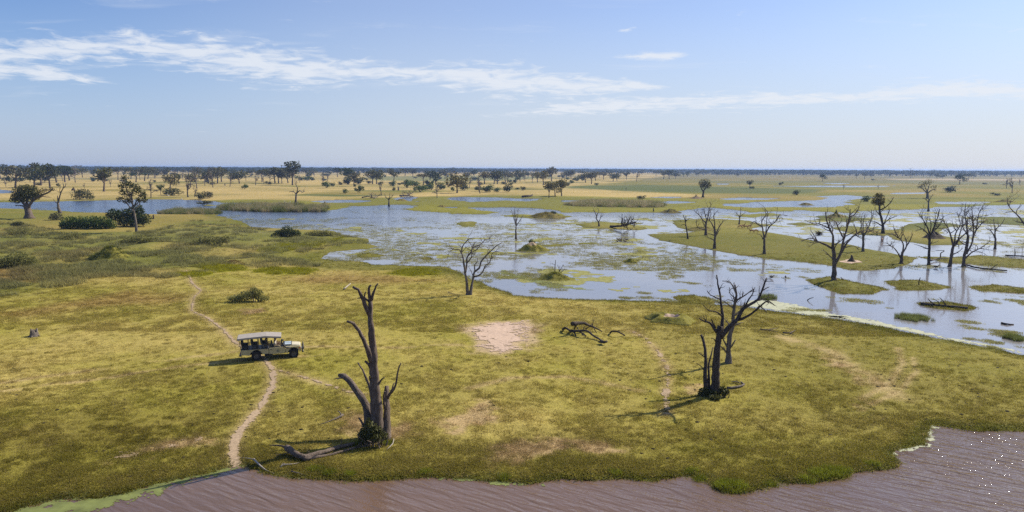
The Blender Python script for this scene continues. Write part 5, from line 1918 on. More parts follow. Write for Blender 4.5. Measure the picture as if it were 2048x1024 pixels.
fallen('grey branch lying in grass left of the tall broken dead tree', (665, 838), [
    ('limb', 2.2, 0.8, ZL((478, 612, .1), (450, 628, .05), (415, 642, 0), (376, 655, 0))),
    ('limb', 1.5, 0.8, ZL((470, 615, .1), (465, 602, .25), (456, 598, .3))),
], M_bark_grey, 66, 'fallen_branch', 'branch')
fallen('big dark toppled dead tree in pieces on the open turf', (1165, 668), [
    ('trunk', 4.6, 1.0, ZF((455, 285, 1.0), (560, 270, 1.0), (690, 270, .9), (800, 315, .6), (950, 375, .3), (1075, 445, .0))),
    ('limb', 3.0, 1.5, ZF((530, 300, .8), (515, 340, .3), (500, 385, .0))),
    ('limb', 2.6, 1.2, ZF((265, 395, .0), (320, 365, .4), (400, 415, .3), (480, 440, .3), (515, 490, .1), (530, 530, 0))),
    ('limb', 2.8, 1.4, ZF((420, 430, .2), (560, 430, .4), (740, 425, .6), (820, 470, .4), (900, 530, .2), (1010, 595, .1), (1060, 640, .1))),
    ('limb', 1.2, 0.6, ZF((740, 385, .3), (800, 345, .7), (865, 285, 1.0))),
    ('limb', 1.1, 0.5, ZF((555, 355, .5), (590, 420, .5), (650, 480, .3), (735, 550, .1))),
    ('root_ball', 3.6, 1.8, ZF((1050, 640, .1), (1110, 660, .2), (1170, 640, .3))),
    ('limb', 1.8, 0.8, ZF((600, 440, .3), (680, 480, .1), (740, 530, 0))),
], M_bark_dark, 67, twig=0.25)
fallen('short arched dead log right of the toppled dead tree', (1236, 667), [
    ('log', 1.8, 1.4, ZF((1230, 470, .0), (1270, 440, .35), (1380, 440, .5), (1460, 480, .3), (1530, 520, .0))),
    ('limb', 0.9, 0.6, ZF((1380, 435, .5), (1410, 420, .6), (1440, 440, .5))),
], M_bark_dark, 68, 'fallen_log', 'log')
fallen('pale hooked log lying right of the dark forked dead tree', (1470, 772), [
    ('log', 2.6, 1.6, [(x, y, .03) for x, y in ZB((475, 832), (530, 828), (575, 818), (592, 805), (572, 792))]),
    ('limb', 1.2, 0.7, [(x, y, .12) for x, y in ZB((560, 796), (540, 788), (505, 788))]),
], M_bark_grey, 69, 'fallen_log', 'log')
fallen('thin dark fallen branch on the turf near the right flood shore', (1545, 662), [
    ('limb', 1.2, 0.5, [(1520, 658, .1), (1535, 660, .12), (1556, 663, .02)]),
    ('limb', 0.8, 0.4, [(1535, 660, .12), (1548, 657, .15), (1558, 656, .05)]),
], M_bark, 70, 'fallen_branch', 'branch')
fallen('short dark fallen branch right of the thin one near the flood shore', (1582, 666), [
    ('limb', 1.5, 0.6, [(1566, 665, .1), (1578, 666, .2), (1590, 661, .15)]),
    ('limb', 0.9, 0.5, [(1578, 666, .2), (1588, 669, 0)]),
], M_bark, 71, 'fallen_branch', 'branch')
fallen('dark drowned log with upright twigs on a grassy islet at right', (1895, 611), [
    ('log', 2.4, 2.0, [(1842, 607, .05), (1870, 610, .1), (1900, 613, .1), (1936, 616, .15)]),
    ('limb', 1.2, 0.5, [(1872, 610, .2), (1862, 604, .6), (1856, 597, 1.0)]),
    ('limb', 1.2, 0.5, [(1892, 612, .2), (1886, 602, .7), (1879, 595, 1.1)]),
    ('limb', 1.0, 0.4, [(1880, 611, .2), (1876, 603, .5), (1868, 599, .7)]),
], M_bark_dark, 72, 'fallen_log', 'log')
fallen('toppled bare tree lying on a low islet in mid flood', (1232, 455), [
    ('trunk', 2.2, 1.0, [(1221, 453, .1), (1240, 452, .8), (1254, 449, 1.8), (1272, 444, 3.0)]),
    ('limb', 1.0, 0.3, [(1254, 449, 1.8), (1258, 441, 3.0), (1262, 432, 4.4)]),
    ('limb', 1.0, 0.3, [(1265, 446, 2.4), (1270, 449, 1.5), (1268, 454, .4)]),
    ('limb', 1.0, 0.3, [(1245, 451, 1.2), (1252, 455, .5), (1262, 456, .1)]),
], M_bark_dark, 73, twig=1.6)
fallen('long dark log lying in water behind the tall bare pair of trees', (1980, 539), [
    ('log', 1.5, 1.0, [(x, y, .1) for x, y in ZE((1545, 655), (1640, 680), (1760, 692), (1900, 706))]),
    ('limb', .8, .3, [(x, y, h) for (x, y), h in zip(ZE((1760, 690), (1790, 668), (1818, 648)), (.1, .6, 1.2))]),
], M_bark_dark, 74, 'fallen_log', 'log')
fallen('dark log with one upright snag in water at the right edge', (2030, 511), [
    ('log', 1.2, 1.0, [(x, y, .1) for x, y in ZE((1885, 570), (1960, 576), (2060, 580))]),
    ('limb', .8, .4, [(x, y, h) for (x, y), h in zip(ZE((1968, 574), (1970, 545), (1968, 518)), (.1, .9, 1.7))]),
], M_bark_dark, 75, 'fallen_log', 'log')
fallen('curled broken branches beside the bent top dead tree', (1875, 519), [
    ('limb', 1.4, .7, [(x, y, .2) for x, y in ZE((1230, 618), (1300, 602), (1390, 602))]),
    ('limb', 1.0, .4, [(x, y, h) for (x, y), h in zip(ZE((1315, 595), (1320, 555), (1350, 530), (1275, 530)), (.2, 1.2, 2.0, 2.0))]),
], M_bark_grey, 76, 'fallen_branch', 'branch')
fallen('small dark floating log near the right edge of the flood', (2015, 648), [
    ('log', 1.8, .9, [(2003, 646, .0), (2014, 648, .05), (2027, 649, .0)]),
], M_bark_dark, 77, 'fallen_log', 'log')
fallen('pale stick standing out of turf behind the tall broken dead tree', (694, 574), [
    ('limb', 1.5, .9, [(688, 578, .1), (694, 573, .3), (701, 567, .5)]),
], M_bark_pale, 78, 'fallen_branch', 'branch')
fallen('thin fallen twig left of the two stemmed pale dead tree', (908, 587), [
    ('limb', .9, .4, [(896, 584, .1), (908, 588, .05), (926, 589, .0)]),
], M_bark, 79, 'fallen_branch', 'branch')
fallen('grey tangle of fallen branches on the plain left of the marsh tree', (742, 396), [
    ('limb', 1.3, .5, [(724, 395, .1), (735, 393, .8), (748, 396, .2)]),
    ('limb', 1.2, .5, [(742, 396, .1), (743, 390, 2.0), (740, 388, 2.5)]),
    ('limb', 1.0, .4, [(748, 396, .2), (756, 392, 1.0), (764, 389, 2.0)]),
], M_bark_grey, 80, twig=1.5)
fallen('grey fallen tree on the plain beyond the marsh left of centre', (815, 392), [
    ('trunk', 1.4, .7, [(800, 391, .1), (812, 391, .8), (824, 386, 2.0)]),
    ('limb', 1.0, .4, [(812, 391, .8), (820, 392, .3), (830, 393, .1)]),
], M_bark_grey, 81, twig=1.5)
fallen('long dark log lying on the golden plain by the pools', (1054, 393), [
    ('log', 1.8, 1.6, [(1044, 393, .1), (1054, 392, .5), (1064, 391, .5)]),
    ('limb', 1.2, .6, [(1063, 391, .5), (1065, 388, 1.5)]),
], M_bark_dark, 82, 'fallen_log', 'log')
fallen('dark twig standing in water below the grassy islet at right', (1838, 569), [
    ('limb', 1.0, .6, [(1838, 569, 0), (1838, 562, .6), (1841, 555, 1.1)]),
], M_bark_dark, 83, 'fallen_branch', 'branch')
fallen('dark bent twig poking out of the flood behind the twin trees', (1622, 600), [
    ('limb', 1.0, .5, [(1615, 600, 0), (1620, 597, .3), (1627, 595, .5)]),
], M_bark_dark, 84, 'fallen_branch', 'branch')


def stump(label, px, py, w, h, mat, seed, name='tree_stump'):
    B, H, mpp = stand(px, py, h)
    r = random.Random(seed)
    root = empty(name, B)
    tag(root, label, 'stump')
    R0 = w * mpp / 2
    n = 14
    V, Fq = [], []
    tops = [H * r.uniform(.45, 1.0) for _ in range(n)]
    for ring, (zf, rf) in enumerate(((-.1, 1.25), (.12, 1.05), (.5, .92), (1, .85), (1, .62), (.35, .55))):
        for k in range(n):
            a = 6.283 * k / n
            rr = R0 * rf * (1 + .12 * math.sin(3 * a + seed) + r.uniform(-.05, .05))
            V.append((rr * math.cos(a), rr * math.sin(a), tops[k] * zf))
    for ring in range(5):
        for k in range(n):
            a, b_ = ring * n + k, ring * n + (k + 1) % n
            Fq.append((a, b_, b_ + n, a + n))
    link('trunk', mesh_np('trunk', V, Fq), mat, root)
    mb = MB()
    for k in range(5):
        a = 6.283 * k / 5 + r.uniform(-.3, .3)
        mb.tube(crooked((R0 * .8 * math.cos(a), R0 * .8 * math.sin(a), .12 * H), (math.cos(a), math.sin(a), -.35), R0 * .9, 3, .1, 0, r), [R0 * .25, R0 * .18, R0 * .1, R0 * .04], 5, .1, True, r)
    mb.build('root', mat, root, True)
    return root


stump('jagged hollow tree stump alone in the turf at far left', 68, 673, 13, 15, M_bark_grey, 1)
stump('small dark post like stump at the bank by the blue river', 307, 438, 2.6, 9, M_bark_dark, 2)
stump('short pale stump on the golden plain behind the blue river', 450, 371, 2, 4, M_bark_grey, 3)
stump('broken grey snag between bushes on the plain', 797, 381, 3, 11, M_bark_grey, 4)
stump('tiny dark snag on the marsh right of the plumed reeds', 1307, 423, 2.2, 7, M_bark_dark, 5)

# ------------------------------------------------------------------ mounds and islets
MG_P, MG_S, MG_C = [], [], []


def mound(label, px, py, w, h, mat, seed, spire=0.0, grass=0.7, tint=(0.105, 0.105, 0.018), name='mound', size=1.0, peak=0.85, ring=0.0, capm=None):
    B = ground(px, py)
    mpp = (B - Vector((0, 0, CAM_H))).length / F
    Rw, H = w * mpp / 2, h * mpp
    nr_, na = 16, 36
    g = np.random.default_rng(seed)
    rr = np.linspace(0, 1, nr_)[:, None]
    aa = np.linspace(0, 2 * np.pi, na, endpoint=False)[None]
    edge = 1 + 0.16 * np.sin(2 * aa + seed) + 0.10 * np.sin(5 * aa + 2 * seed) + .06 * np.sin(9 * aa)
    X = rr * edge * Rw * np.cos(aa)
    Y = rr * edge * Rw * 0.8 * np.sin(aa)
    nz = fbm(X / (Rw * .25) + seed, Y / (Rw * .25), 3, seed) - .5
    Z = H * (0.5 + 0.5 * np.cos(np.pi * rr ** (1 / peak))) * (1 + .7 * nz) - .10 * (rr > .98) * np.ones_like(X) * 3
    if ring:
        Z = H * np.exp(-((rr - .50) / .30) ** 2) * (1 + .7 * nz) + .02 - .3 * (rr > .98)
    if spire:
        Z = Z + spire * mpp * np.exp(-(rr / .10) ** 2)
    V = np.stack([X.ravel(), Y.ravel(), Z.ravel()], 1)
    idx = np.arange(nr_ * na).reshape(nr_, na)
    q = np.stack([idx[:-1], np.roll(idx[:-1], -1, 1), np.roll(idx[1:], -1, 1), idx[1:]], -1).reshape(-1, 4)
    me = mesh_np(name, V, q, True)
    o = link(name, me, mat)
    o.location = (B.x, B.y, max(B.z, 0) - .02)
    tag(o, label, 'mound')
    if capm is not None:
        me.materials.append(capm)
        mi = np.zeros(len(me.polygons), np.int32)
        top = V[q].mean(1)
        mi[(np.hypot(top[:, 0], top[:, 1]) < Rw * .30) & ((nz.ravel()[q[:, 0]]) > -.12)] = 1
        me.polygons.foreach_set('material_index', mi)
    n = int(grass * min(900, 14 * Rw * Rw + 60))
    pick = g.integers(0, len(V), n)
    P = V[pick] + g.normal(0, Rw * .03, (n, 3)) * np.array([1, 1, 0])
    if capm is not None:
        P = P[np.hypot(P[:, 0], P[:, 1]) > Rw * .28]
    MG_P.append(P + np.array(o.location)[None])
    MG_S.append(g.uniform(.6, 1.3, len(P)) * size)
    MG_C.append(np.array(tint)[None] * g.uniform(.6, 1.5, len(P))[:, None])
    return o


M_mound = simple('mound_turf', (0.165, 0.150, 0.030), 0.95, spec=.08, var=.45, scale=2.5, bump=.06)
M_mound_brown = simple('mound_dry_turf', (0.16, 0.13, 0.040), 0.95, spec=.08, var=.4, scale=2.5, bump=.06)
mound('round green mound islet with a pale bare top in mid flood', 1065, 501, 66, 15, M_mound, 1, capm=M_path, tint=(.12, .135, .015), size=1.4)
mound('green mound islet with a bare shrub on it nearest the turf shore', 1111, 558, 76, 12, M_mound, 2, tint=(.13, .14, .015), size=1.4)
mound('low brown mound with two dark bushes far out in the flood', 1093, 434, 74, 9, M_mound_brown, 3, tint=(.12, .10, .02), size=1.6)
mound('grassy crater mound with a pale sandy hollow on the near turf', 1342, 640, 108, 11, M_mound, 4, ring=1, capm=M_sand, tint=(.25, .225, .03), size=0.9, grass=.5)
mound('pale earth mound with a little spire left of the solitary green tree', 1392, 397, 34, 4, M_earth, 5, spire=4, grass=.1)
mound('dark uprooted earth mound behind the low wide dead tree', 1868, 476, 44, 11, M_earth_dark, 6, grass=.1)
mound('dark knobbly mound on the islet behind the big spreading dead tree', 1672, 435, 40, 8, M_mound_brown, 7, spire=5, grass=.5)
mound('low mound with a bush at the right end of the plumed reeds', 1340, 424, 40, 6, M_mound_brown, 8, grass=.7, size=1.5)
mound('leafy green mound in the rank grass on the left', 222, 516, 72, 17, M_mound, 9, tint=(.10, .11, .02), size=2.2, grass=1.0)
mound('brown earth mound in the rank grass near the sandy path head', 466, 528, 52, 6, M_mound_brown, 10, tint=(.16, .11, .035), size=1.8)
mound('small dark mound with a knob beyond the long reed bed', 650, 409, 30, 3, M_mound_brown, 11, spire=4, grass=.4)
mound('low brown mound at the flood top left of centre', 803, 402, 28, 4, M_mound_brown, 12, grass=.4)
mound('low dark hummock in the marsh just left of centre', 884, 414, 24, 4, M_mound_brown, 13, grass=.4)
mound('small green tussock islet in the open flood', 1261, 523, 24, 5, M_mound, 14, tint=(.09, .10, .012), size=1.2)
mound('low green hummock in the right marsh above the flood', 1612, 410, 28, 4, M_mound_brown, 15, grass=.4)
mound('low dark mound on the marsh at the far right', 2010, 404, 34, 4, M_mound_brown, 16, grass=.4)
mound('brown swampy hummock by the island trees left side', 1405, 459, 70, 5, M_mound_brown, 17, grass=.6, size=1.3)
P = np.concatenate(MG_P)
scatter('mound_grass', 'grass growing over the mounds and islets', P, np.concatenate(MG_S), np.concatenate(MG_C), turf_tufts, 8, 77)
# termite mound with its spire
B, H, mpp = stand(1703, 523, 12)
mb = MB()
mb.tube([(0, 0, -.1), (0, 0, .1 * H), (.02, 0, .28 * H), (.05, 0, .5 * H), (.0, .03, .72 * H), (-.04, 0, .88 * H), (.03, 0, H)],
        [.62 * H, .55 * H, .36 * H, .20 * H, .15 * H, .13 * H, .04 * H], 12, .16, True, random.Random(3))
tm = mb.build('termite_mound', M_earth_dark, None, True)
tm.location = B
tag(tm, 'grey termite mound with a narrow spire on the long green island', 'termite mound')
cells('bare_sand', 'pale bare soil around the termite mound', poly_w([(1676, 523), (1700, 519), (1728, 524), (1700, 527)], .3), .2, M_sand, nscale=1.2, namp=1.6, off=.03, hole=.4)
B, H, mpp = stand(147, 381, 6)
mb = MB()
mb.tube([(0, 0, -.1), (0, 0, .3 * H), (.1, 0, .7 * H), (.1, 0, H)], [.7 * H, .45 * H, .2 * H, .06 * H], 10, .15, True, random.Random(4))
tm = mb.build('termite_mound', M_earth_dark, None, True)
tm.location = B
tag(tm, 'small conical termite mound on the golden plain at left', 'termite mound')
# plants on the mounds
hand_tree('dead_shrub', 'bare shrub growing on the green mound islet', 'shrub', (1113, 548), [
    ('trunk', 1.2, .6, [(1110, 549), (1110, 535), (1111, 520)]),
    ('limb', .9, .4, [(1116, 549), (1120, 540), (1126, 530)]),
    ('limb', .8, .4, [(1118, 549), (1118, 538), (1115, 530)]),
    ('limb', .8, .4, [(1117, 549), (1124, 543), (1130, 538)])], 91, M_bark_grey, twig=1.5)
thicket('shrub', 'little fresh green plant on top of the round mound islet', (1062, 488), [(1062, 483, 5, 5, 0), (1066, 485, 4, 4, 0)], 260, .12, GN, 921)
thicket('shrub', 'dark right bush on the low brown mound in the flood', (1106, 430), [(1106, 426, 7, 4, 0)], 260, .2, DK, 922)
thicket('shrub', 'dark left bush on the low brown mound in the flood', (1091, 430), [(1091, 427, 4, 4, 0)], 160, .18, DK, 923)
# an old nest in the big spreading tree
mb = MB()
r_ = random.Random(8)
c_ = at_y(1638, 467, BE.y)
for k in range(70):
    d = Vector((r_.gauss(0, 1), r_.gauss(0, 1), r_.gauss(0, .6))).normalized()
    p = d * .45 * r_.random()
    q = Vector((r_.gauss(0, 1), r_.gauss(0, 1), r_.gauss(0, .5))).normalized() * .5
    mb.tube([p - q, p + q], [.025, .018], 3)
o = mb.build('bird_nest', M_bark_dark)
o.location = c_
tag(o, 'dark twig nest hanging in the big spreading dead tree', 'nest')
#==THINGS==
# ------------------------------------------------------------------ safari vehicle
def paint(name, c, rough=.45, spec=.4):
    return simple(name, c, rough, spec=spec, var=.10, scale=2.5)


M_khaki = paint('khaki_paint', (0.42, 0.36, 0.20))
M_cream = paint('cream_bonnet', (0.52, 0.47, 0.33))
M_canvas = simple('canvas', (0.30, 0.275, 0.25), .9, spec=.1, var=.12, scale=4)
M_blackm = simple('black_metal', (0.025, 0.025, 0.026), .5, spec=.4, var=.3)
M_tyre = simple('tyre_rubber', (0.030, 0.027, 0.025), .9, spec=.15, var=.3)
M_rim = simple('dusty_rim', (0.11, 0.095, 0.08), .6, .3)
M_seat = simple('seat_canvas', (0.075, 0.078, 0.070), .9, spec=.1, var=.3)
M_chrome = simple('lamp_glass', (0.75, 0.75, 0.72), .12, .6, spec=.6, var=.05)
M_orange = simple('orange_lens', (0.75, 0.18, 0.02), .25, spec=.5, var=.05)
M_emblem = simple('door_emblem', (0.22, 0.20, 0.13), .6, var=.3, scale=12)
M_glass, nt, b = new_mat('windscreen_glass')
b.inputs['Base Color'].default_value = (.62, .72, .74, 1)
b.inputs['Roughness'].default_value = .06
b.inputs['Transmission Weight'].default_value = .35
nt.l.new(nt.range(nt.noise(nt.node('ShaderNodeTexCoord').outputs['Object'], 3.0), .3, .7, .04, .14), b.inputs['Roughness'])

VB = ground(551, 714)
YAW = R(17)
car = empty('safari_vehicle', VB, YAW)
tag(car, 'open khaki safari vehicle with grey canvas roof parked across the sandy path', 'vehicle')
n_ = None
# sit it on the ground: wheels level with the turf under them
RW = 0.41
AX = (-1.59, 1.59)


def arch(cx, r, z0, n=9):
    return [(cx + r * math.cos(math.pi * k / (n - 1)), z0 + r * math.sin(math.pi * k / (n - 1))) for k in range(n)]


mb = MB()      # cargo tub with rear wheel arch
prof = [(-2.86, .98), (-2.86, .56), (-2.05, .50)] + [p for p in reversed(arch(-1.59, .52, .42)) if p[1] > .5 or True][0:0]
prof = [(-2.86, 1.0), (-2.86, .56)] + [(-2.14, .50)] + list(reversed(arch(-1.59, .53, .44))) + [(-1.04, .56), (-.54, .56), (-.54, 1.0)]
mb.prism(prof, -.86, .86)
tub = mb.build('cargo_tub', M_khaki, car, bevel=.02)
mb = MB()
mb.box((-1.70, 0, 1.012), (2.28, 1.66, .02))
mb.build('floor', M_blackm, tub)
mb = MB()
for s in (-1, 1):
    mb.box((-2.87, s * .72, .75), (.05, .14, .22))
mb.build('tail_lamp', simple('red_lens', (.35, .02, .015), .3), tub)
for s in (-1, 1):
    mb = MB()
    mb.prism([(-.50, 1.06), (-.50, .52), (.72, .50), (.86, .62), (.84, 1.08), (.5, 1.10)], s * .86 - .03, s * .86 + .03)
    d = mb.build('door', M_khaki, car, bevel=.015)
    mb = MB()
    mb.box((-.34, s * .90, .93), (.18, .03, .04))
    mb.build('handle', M_blackm, d)
    mb = MB()
    mb.tube([(.26, s * .892, .78), (.26, s * .902, .78)], [.13, .13], 14)
    mb.build('emblem', M_emblem, d)
mb = MB()
mb.prism([(-.53, .95), (-.53, .52), (.84, .52), (.84, .95)], -.80, .80)
mb.build('cab_floor', M_blackm, car)
mb = MB()      # bonnet and wings
prof = [(.88, 1.10), (.88, .58), (1.02, .52)] + list(reversed(arch(1.59, .52, .46))) + [(2.16, .62), (2.24, .74), (2.22, 1.02), (2.08, 1.08)]
mb.prism(prof, -.86, .86)
mb.build('front_wing', M_khaki, car, bevel=.03)
mb = MB()
mb.prism([(.80, 1.08), (.80, 1.20), (1.6, 1.20), (2.12, 1.14), (2.20, 1.04), (2.16, 1.03)], -.62, .62)
bon = mb.build('bonnet', M_cream, car, bevel=.035)
mb = MB()      # windscreen folded flat on the bonnet
for a_, s_ in (((1.11, -.64, 1.235), (.62, .05, .04)), ((1.11, .64, 1.235), (.62, .05, .04)), ((.80, 0, 1.235), (.05, 1.33, .05)), ((1.42, 0, 1.235), (.05, 1.33, .04)), ((1.11, 0, 1.235), (.55, .03, .035))):
    mb.box(a_, s_)
ws = mb.build('windscreen', M_blackm, car)
for s in (-1, 1):
    mb = MB()
    mb.box((1.11, s * .325, 1.235), (.55, .58, .012))
    mb.build('pane', M_glass, ws)
mb = MB()
mb.prism([(.70, .98), (.70, 1.20), (.80, 1.24), (.88, 1.10), (.88, .98)], -.80, .80)
mb.build('dashboard', M_blackm, car)
mb = MB()
c0 = Vector((.52, .36, 1.22))
ring = [c0 + Matrix.Rotation(R(-55), 3, 'Y') @ Vector((.18 * math.cos(a), .18 * math.sin(a), 0)) for a in np.linspace(0, 6.283, 17)]
mb.tube(ring, [.018] * 17, 5)
mb.tube([c0, (.74, .36, 1.08)], [.025, .025], 6)
mb.build('steering_wheel', M_blackm, car)
mb = MB()
mb.tube([(1.35, -.90, 1.00), (1.05, -.90, 1.00), (.92, -.90, 1.06), (.72, -.90, 1.32), (.60, -.90, 1.52), (.56, -.90, 1.66), (.60, -.90, 1.74), (.70, -.90, 1.75)], [.06, .06, .055, .05, .05, .06, .085, .085], 8)
mb.build('snorkel', M_blackm, car, True)
mb = MB()
mb.box((2.20, 0, .84), (.03, 1.0, .26))
for k in range(6):
    mb.box((2.22, 0, .74 + k * .04), (.03, .96, .012))
mb.build('grille', M_blackm, car)
for s in (-1, 1):
    mb = MB()
    mb.tube([(2.19, s * .62, .86), (2.26, s * .62, .86)], [.11, .10], 14)
    mb.build('headlight', M_chrome, car)
    mb = MB()
    mb.box((2.10, s * .86, .92), (.14, .06, .09))
    mb.build('indicator', M_orange, car)
    mb = MB()
    mb.box((.70, s * 1.02, 1.26), (.05, .16, .2))
    mb.tube([(.72, s * .88, 1.06), (.71, s * .98, 1.22)], [.012, .012], 5)
    mb.build('mirror', M_blackm, car)
mb = MB()
mb.box((2.36, 0, .58), (.14, 1.74, .16))
for s in (-1, 1):
    mb.tube([(2.36, s * .45, .5), (2.46, s * .45, .8), (2.40, s * .43, 1.16)], [.035] * 3, 6)
    mb.tube([(2.34, s * .84, .62), (2.38, s * .80, .95), (2.40, s * .43, 1.12)], [.03] * 3, 6)
mb.tube([(2.40, -.45, 1.16), (2.42, 0, 1.17), (2.40, .45, 1.16)], [.035] * 3, 6)
mb.tube([(2.44, -.45, .92), (2.46, 0, .92), (2.44, .45, .92)], [.028] * 3, 6)
mb.build('bull_bar', M_blackm, car, True)
mb = MB()
mb.box((-2.93, 0, .50), (.12, 1.6, .16))
for s in (-1, 1):
    mb.box((-2.80, s * .70, .38), (.03, .34, .34))
mb.build('rear_bumper', M_blackm, car)
mb = MB()
mb.box((-.3, 0, .50), (4.6, .7, .14))
mb.tube([(-1.59, -.7, RW), (-1.59, .7, RW)], [.06, .06], 8)
mb.tube([(1.59, -.7, RW), (1.59, .7, RW)], [.06, .06], 8)
mb.tube([(-.9, -.55, .42), (-.2, -.55, .42)], [.14, .14], 8)
mb.build('chassis', M_blackm, car)
for s in (-1, 1):
    mb = MB()
    mb.box((.15, s * .84, .40), (1.2, .16, .05))
    mb.build('side_step', M_blackm, car)


def lathe(mb, prof, cx, cy_, cz, n=28):
    """profile of (radius, y) turned about the y axis"""
    base = len(mb.v)
    m = len(prof)
    for k in range(n):
        a = 6.283185 * k / n
        for r, y in prof:
            mb.v.append(Vector((cx + r * math.cos(a), cy_ + y, cz + r * math.sin(a))))
    for k in range(n):
        for j in range(m - 1):
            a, b_ = base + k * m + j, base + ((k + 1) % n) * m + j
            mb.f.append((a, b_, b_ + 1, a + 1))


for ax in AX:
    for s in (-1, 1):
        wh = empty('wheel', (ax, s * .74, RW - .015))
        wh.parent = car
        mb = MB()
        lathe(mb, [(.22, -.11), (.26, -.13), (.36, -.13), (.405, -.105), (.412, 0), (.405, .105), (.36, .13), (.26, .13), (.22, .11)], 0, 0, 0)
        mb.build('tyre', M_tyre, wh, True)
        mb = MB()
        lathe(mb, [(.0, -.07), (.06, -.09), (.08, -.06), (.17, -.05), (.20, -.10), (.225, -.10), (.225, .10), (.20, .10), (.17, .05), (.08, .06), (.0, .07)], 0, 0, 0, 20)
        mb.build('rim', M_rim, wh, True)
# canopy on posts
mb = MB()
L1 = [(-3.12, 2.05), (-2.3, 2.11), (-1.5, 2.15), (-.72, 2.18), (.56, 2.05)]
V0 = len(mb.v)
prof = L1 + [(x, zz - .045) for x, zz in reversed(L1)]
mb.prism(prof, -.90, .90)
canopy = mb.build('canopy', M_canvas, car, bevel=.02)
mb = MB()
for s in (-1, 1):
    for (x0, z0), (x1, z1) in zip(L1[:-1], L1[1:]):
        c = Vector(((x0 + x1) / 2, s * .915, (z0 + z1) / 2 - .09))
        mb.box(c, (math.hypot(x1 - x0, z1 - z0), .012, .13), Matrix.Rotation(-math.atan2(z1 - z0, x1 - x0), 3, 'Y'))
mb.box((-3.135, 0, 1.96), (.012, 1.8, .16))
mb.build('valance', M_canvas, canopy)
mb = MB()
mb.tube([(-3.08, -.7, 1.90), (-3.10, 0, 1.90), (-3.08, .7, 1.90)], [.06] * 3, 8)
mb.build('rolled_curtain', M_seat, canopy, True)
for s in (-1, 1):
    for x, zt in ((-3.0, 2.05), (-2.25, 2.08), (-1.43, 2.12), (-.67, 2.14)):
        mb = MB()
        mb.tube([(max(x, -2.82), s * .84, .95), (x, s * .84, zt)], [.03, .03], 6)
        mb.build('post', M_blackm, car)
    mb = MB()
    mb.tube([(-2.94, s * .84, 1.60), (-1.43, s * .84, 1.60)], [.024, .024], 6)
    mb.tube([(-2.86, s * .84, 1.28), (-.67, s * .84, 1.28)], [.02, .02], 6)
    mb.build('rail', M_blackm, car)
for k, x in enumerate((-2.60, -1.78, -.98)):
    zz = 1.10 + .07 * k
    for s in (-.42, .42):
        st = empty('seat', (x, s, 0))
        st.parent = car
        mb = MB()
        mb.box((.08, 0, zz + .16), (.46, .72, .12))
        mb.build('cushion', M_seat, st, bevel=.03)
        mb = MB()
        mb.box((-.18, 0, zz + .42), (.12, .70, .46), Matrix.Rotation(R(-10), 3, 'Y'))
        mb.build('backrest', M_seat, st, bevel=.03)
        mb = MB()
        for dx in (-.12, .24):
            for dy in (-.3, .3):
                mb.tube([(dx, dy, 1.02), (dx, dy, zz + .12)], [.018, .018], 5)
        mb.build('seat_frame', M_blackm, st)
for s in (-.40, .40):
    st = empty('seat', (-.12, s, 0))
    st.parent = car
    mb = MB()
    mb.box((.10, 0, 1.02), (.5, .5, .13))
    mb.build('cushion', M_seat, st, bevel=.03)
    mb = MB()
    mb.box((-.18, 0, 1.24), (.12, .48, .42), Matrix.Rotation(R(-10), 3, 'Y'))
    mb.build('backrest', M_seat, st, bevel=.03)


# ------------------------------------------------------------------ figures grown over a skeleton
def figure(name, joints, bones, mat, root_j, parent=None, levels=1):
    """joints {key: (co, radius or (rx, ry))}, one continuous skin"""
    keys = list(joints)
    me = bpy.data.meshes.new(name)
    me.from_pydata([joints[k][0] for k in keys], [(keys.index(a), keys.index(b_)) for a, b_ in bones], [])
    o = link(name, me, mat, parent)
    sk = o.modifiers.new('skin', 'SKIN')
    sk.use_smooth_shade = True
    if not me.skin_vertices:
        pass
    lay = me.skin_vertices[0] if me.skin_vertices else None
    if lay is None:
        bpy.context.view_layer.objects.active = o
        bpy.ops.mesh.customdata_skin_add()
        lay = me.skin_vertices[0]
    for i, k in enumerate(keys):
        r = joints[k][1]
        lay.data[i].radius = r if isinstance(r, tuple) else (r, r)
        lay.data[i].use_root = (k == root_j)
    sb = o.modifiers.new('smooth', 'SUBSURF')
    sb.levels = levels
    sb.render_levels = levels
    return o


M_skin = simple('skin', (0.16, 0.085, 0.05), .6, var=.1)
M_hair = simple('hair', (0.02, 0.015, 0.012), .8, var=.3)
M_dark_shirt = simple('dark_shirt', (0.030, 0.032, 0.040), .9, var=.2)
M_light_shirt = simple('light_shirt', (0.50, 0.45, 0.36), .9, var=.15)
M_trousers = simple('khaki_trousers', (0.16, 0.13, 0.08), .9, var=.2)


